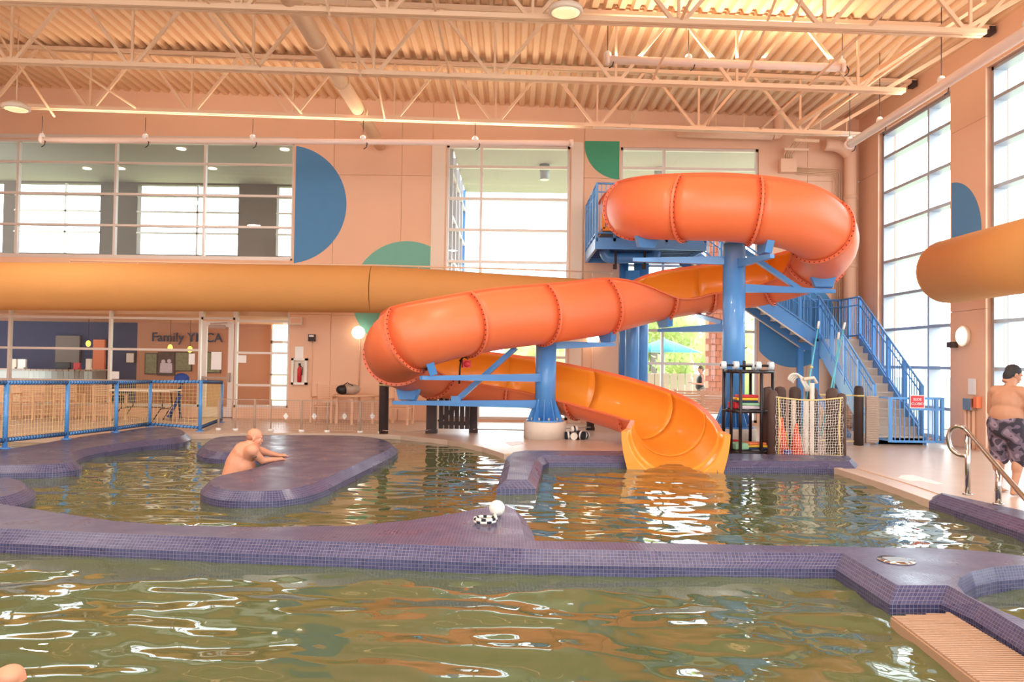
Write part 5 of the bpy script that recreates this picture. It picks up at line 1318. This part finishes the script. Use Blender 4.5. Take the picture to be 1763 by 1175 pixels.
def head(c, f, up, parent, skin, hairm=None, hair_full=False, s=1.0):
    """c centre, f face direction, up head up; builds head parts; returns blob list for body"""
    c = Vector(c); f = Vector(f).normalized(); up = Vector(up).normalized(); r = f.cross(up).normalized(); up = r.cross(f).normalized()
    def P(x, y, z): return c + (f * x + r * y + up * z) * s
    Mh = Matrix((f, r, up)).transposed()
    mb = MB()
    def e(p, rr, mi=0): mb.sph(p, [q * s for q in rr], 18, 12, mi, M3=Mh)
    e(P(-.01, 0, .03), (.098, .076, .088)); e(P(.02, 0, -.03), (.072, .062, .085)); e(P(.055, 0, -.085), (.03, .035, .03)); e(P(-.03, 0, -.03), (.07, .06, .07))
    for sy in (-1, 1):
        e(P(.06, sy * .036, -.03), (.026, .026, .028)); e(P(-.005, sy * .076, -.01), (.018, .01, .032)); e(P(.078, sy * .032, .026), (.016, .026, .010))
    e(P(.092, 0, -.018), (.013, .012, .022)); e(P(.099, 0, -.03), (.012, .016, .010)); e(P(.09, 0, -.058), (.012, .026, .006)); e(P(.087, 0, -.071), (.013, .022, .007))
    mb.tube([P(-.03, 0, -.03), P(-.045, 0, -.13)], .058 * s, 14)
    h = mb.build('head', skin, parent); m = h.modifiers.new('fuse', 'REMESH'); m.mode = 'VOXEL'; m.voxel_size = .006 * s; m.use_smooth_shade = True
    q = h.modifiers.new('soft', 'SMOOTH'); q.factor = .5; q.iterations = 3
    eb = MB()
    for sy in (-1, 1): eb.sph(P(.074, sy * .033, .004), .011 * s, 10, 8)
    eb.build('eyes', 'white', h)
    ip = MB(); 
    for sy in (-1, 1): ip.sph(P(.0825, sy * .033, .004), .0048 * s, 8, 6)
    ip.build('irises', 'black', h)
    if hairm:
        hb = MB()
        def he(p, rr): hb.sph(p, [q_ * s for q_ in rr], 18, 12, 0, M3=Mh)
        if hair_full: he(P(-.022, 0, .045), (.098, .086, .088)); he(P(-.06, 0, -.02), (.058, .074, .09)); he(P(-.03, 0, -.0), (.045, .083, .05)); he(P(-.065, 0, -.08), (.035, .05, .04))
        else: he(P(-.052, 0, -.005), (.058, .078, .055))
        pass
        o = hb.build('hair', hairm, h); m = o.modifiers.new('fuse', 'REMESH'); m.mode = 'VOXEL'; m.voxel_size = .008; m.use_smooth_shade = True
    br_ = MB()
    for sy in (-1, 1): br_.sph(P(.091, sy * .032, .024), (.006 * s, .018 * s, .004 * s), 10, 6, M3=Mh)
    br_.build('eyebrows', hairm or 'stubble', h)
    return P
# --- bather leaning on the island
YM = 11.35
bt = thing('person', 'bald bare-backed man in the pool leaning his forearms on the tiled island', 'person', PY(400, 820, YM))
pel = PY(399, 826, YM); mid = PY(405, 800, YM + .02); chs = PY(418, 781, YM + .1); shn = PY(434, 776, YM - .08); shf = PY(438, 773, YM + .34); nk = PY(431, 765, YM + .14)
hc = PY(439, 755, YM + .16)
fw = V(.93, .28, -.12)
hn = PZ(478, 791, .125); hf_ = PZ(482, 785, .125); en_ = PY(452, 794, YM + .08); ef = PY(462, 781, YM + .55)
parts = [('c', pel + V(0, .12, -.35), pel + V(0, .1, 0), .18, .185), ('c', pel + V(0, .1, 0), mid + V(.02, .1, 0), .185, .19), ('c', mid + V(.02, .1, 0), chs + V(.01, .05, 0), .19, .175), ('e', mid + V(.1, .08, -.05), (.16, .17, .17), 0, 0),
         ('c', chs, nk + V(0, -.03, -.02), .15, .09), ('c', shn, shf, .088, .085), ('c', nk, hc + V(-.02, 0, -.04), .075, .062),
         ('c', shn, en_, .072, .052), ('c', en_, hn, .05, .030), ('c', shf, ef, .068, .05), ('c', ef, hf_, .048, .03), ('c', chs + V(.1, -.02, .0), shn, .12, .09)]
dn_ = (hn - en_); dn_.z = -.01; df_ = (hf_ - ef); df_.z = -.01
parts += hand(hn, dn_, (-.2, 1, 0)) + hand(hf_, df_, (.2, -1, 0))
body = blob(parts, 'body', 'skin', bt, .0105, 5)
head(hc + V(0, 0, .01), (.95, .22, -.22), (.2, 0, 1), bt, 'skin', 'stubble', s=1.12)
tp = shn.lerp(en_, .42); tt = MB(); sd = V(-.25, -1, .1).normalized()
tt.sph(tp + sd * .056, (.045, .02, .05), 14, 8); tt.build('tattoo', 'ink', bt)
# --- knee of another bather at the lower left corner
p = PZ(12, 1172, -.06)
kn = thing('person', 'bare knee of a bather breaking the water at the lower left corner', 'person', p)
blob([('c', p + V(-.22, .02, -.12), p + V(0, .03, -.0), .085, .072), ('c', p + V(0, .03, -.0), p + V(.06, .1, -.3), .07, .055), ('e', p + V(.01, .0, .02), (.06, .055, .045), 0, 0)], 'knee', 'skin', kn, .01, 4)
# --- man walking at the right
F = PZ(1735, 851, 0); mn = thing('person', 'barefoot man in camouflage swim shorts walking past the handrail at right', 'person', F)
a_ = R(28); fwd = V(math.cos(a_), math.sin(a_), 0); lf = V(-math.sin(a_), math.cos(a_), 0)
def J(f, l, z): return V(F.x, F.y, 0) + fwd * f + lf * l + V(0, 0, z)
s_ = .98
legs = [('c', J(-.02, .11, .80), J(.05, .12, .46), .105, .066), ('c', J(.05, .12, .46), J(.0, .12, .09), .062, .038), ('e', J(-.02, .12, .36), (.06, .06, .1), a_, 0),
        ('c', J(0, .12, .075), J(.06, .12, .035), .04, .03), ('c', J(-.03, .12, .035), J(.14, .13, .025), .034, .024), ('c', J(-.02, -.12, .80), J(.06, -.12, .46), .105, .066),
        ('c', J(.06, -.12, .46), J(-.1, -.13, .10), .062, .038), ('e', J(-.02, -.12, .36), (.06, .06, .1), a_, 0), ('c', J(-.12, -.13, .04), J(.03, -.14, .025), .034, .024), ('c', J(-.1, -.13, .08), J(-.05, -.13, .04), .04, .03)]
for l, fx in ((.13, .15), (-.14, .04)):
    for k in range(5): legs.append(('c', J(fx - .01, l - .036 + .018 * k, .022), J(fx + .035 - .004 * abs(k - 1), l - .04 + .02 * k, .014), .011, .009))
tor = [('c', J(-.03, .07, .88), J(-.03, -.07, .88), .15, .15), ('e', J(.06, 0, 1.0), (.20, .20, .16), a_, 0), ('e', J(-.02, 0, 1.02), (.17, .21, .18), a_, 0), ('e', J(0, 0, 1.18), (.145, .20, .17), a_, 0), ('c', J(.02, .16, 1.32), J(.02, -.16, 1.32), .085, .085),
       ('c', J(.02, .0, 1.28), J(.07, 0, 1.42), .11, .066), ('c', J(.07, 0, 1.40), J(.11, 0, 1.48), .062, .058), ('e', J(-.02, .09, 1.22), (.09, .09, .13), a_, 0), ('e', J(-.02, -.09, 1.22), (.09, .09, .13), a_, 0),
       ('c', J(.02, -.20, 1.30), J(.08, -.25, 1.05), .066, .05), ('c', J(.08, -.25, 1.05), J(.27, -.20, .93), .048, .03), ('c', J(.02, .20, 1.30), J(.06, .25, 1.05), .066, .05), ('c', J(.06, .25, 1.05), J(.24, .2, .95), .048, .03)]
tor += hand(J(.27, -.20, .93), fwd * .9 + V(0, 0, -.3), lf) + hand(J(.24, .2, .95), fwd * .9 + V(0, 0, -.3), -lf)
blob(legs + tor, 'body', 'skin_tan', mn, .0105, 5)
head(J(.135, 0, 1.545), V(.97, -.12, -.40), V(.35, 0, 1), mn, 'skin_tan', 'hair_dark', True, 1.02)
sh = [('c', J(-.03, .07, .90), J(-.03, -.07, .90), .166, .166), ('c', J(-.02, .11, .82), J(.05, .125, .47), .128, .115), ('c', J(-.02, -.11, .82), J(.05, -.125, .47), .128, .118), ('e', J(-.05, 0, .84), (.16, .2, .14), a_, 0)]
blob(sh, 'swim_shorts', 'camo', mn, .0115, 3)
# --- woman outside
F2 = PY(1207, 700, 24.5); wo = thing('person', 'woman in a dark sleeveless top outside the window looking at her phone', 'person', (F2.x, 24.5, -.03))
b_ = R(190); fw2 = V(math.cos(b_), math.sin(b_), 0); lf2 = V(-math.sin(b_), math.cos(b_), 0)
def K(f, l, z): return V(F2.x, 24.5, -.03) + fw2 * f + lf2 * l + V(0, 0, z)
wp = [('c', K(0, .08, .8), K(.02, .09, .45), .085, .055), ('c', K(.02, .09, .45), K(0, .09, .08), .052, .032), ('c', K(0, -.08, .8), K(.02, -.09, .45), .085, .055), ('c', K(.02, -.09, .45), K(0, -.09, .08), .052, .032),
      ('c', K(-.03, .09, .03), K(.13, .09, .025), .03, .022), ('c', K(-.03, -.09, .03), K(.13, -.09, .025), .03, .022), ('c', K(0, .13, 1.26), K(0, -.13, 1.26), .06, .06), ('c', K(0, 0, 1.2), K(.01, 0, 1.38), .09, .045),
      ('c', K(0, .16, 1.25), K(.02, .18, 1.0), .045, .036), ('c', K(.02, .18, 1.0), K(.24, .1, 1.02), .034, .024), ('c', K(0, -.16, 1.25), K(.0, -.18, 1.0), .045, .036), ('c', K(0, -.18, 1.0), K(.22, -.06, 1.02), .034, .024), ('e', K(0, 0, 1.0), (.11, .14, .2), b_, 0)]
wp += hand(K(.24, .1, 1.02), fw2, -lf2) + hand(K(.22, -.06, 1.02), fw2, lf2)
blob(wp, 'body', 'skin', wo, .012, 4)
blob([('e', K(.02, 0, 1.12), (.13, .15, .17), b_, 0), ('e', K(.04, 0, .95), (.14, .155, .16), b_, 0), ('c', K(0, .07, 1.25), K(0, -.07, 1.25), .075, .075)], 'sleeveless_top', 'black', wo, .012, 3)
blob([('c', K(0, .08, .85), K(.02, .09, .1), .105, .075), ('c', K(0, -.08, .85), K(.02, -.09, .1), .105, .075), ('e', K(0, 0, .85), (.13, .165, .12), b_, 0)], 'trousers', 'grey_paint', wo, .012, 3)
head(K(.03, 0, 1.46), fw2 + V(0, 0, -.3), V(0, 0, 1), wo, 'skin', 'hair_brown', True, .92)
p = K(.36, .02, 1.05); ph = MB().box(p, (.14, .07, .012), b_).build('phone', 'black', label='phone in the hands of the woman outside', cat='phone')
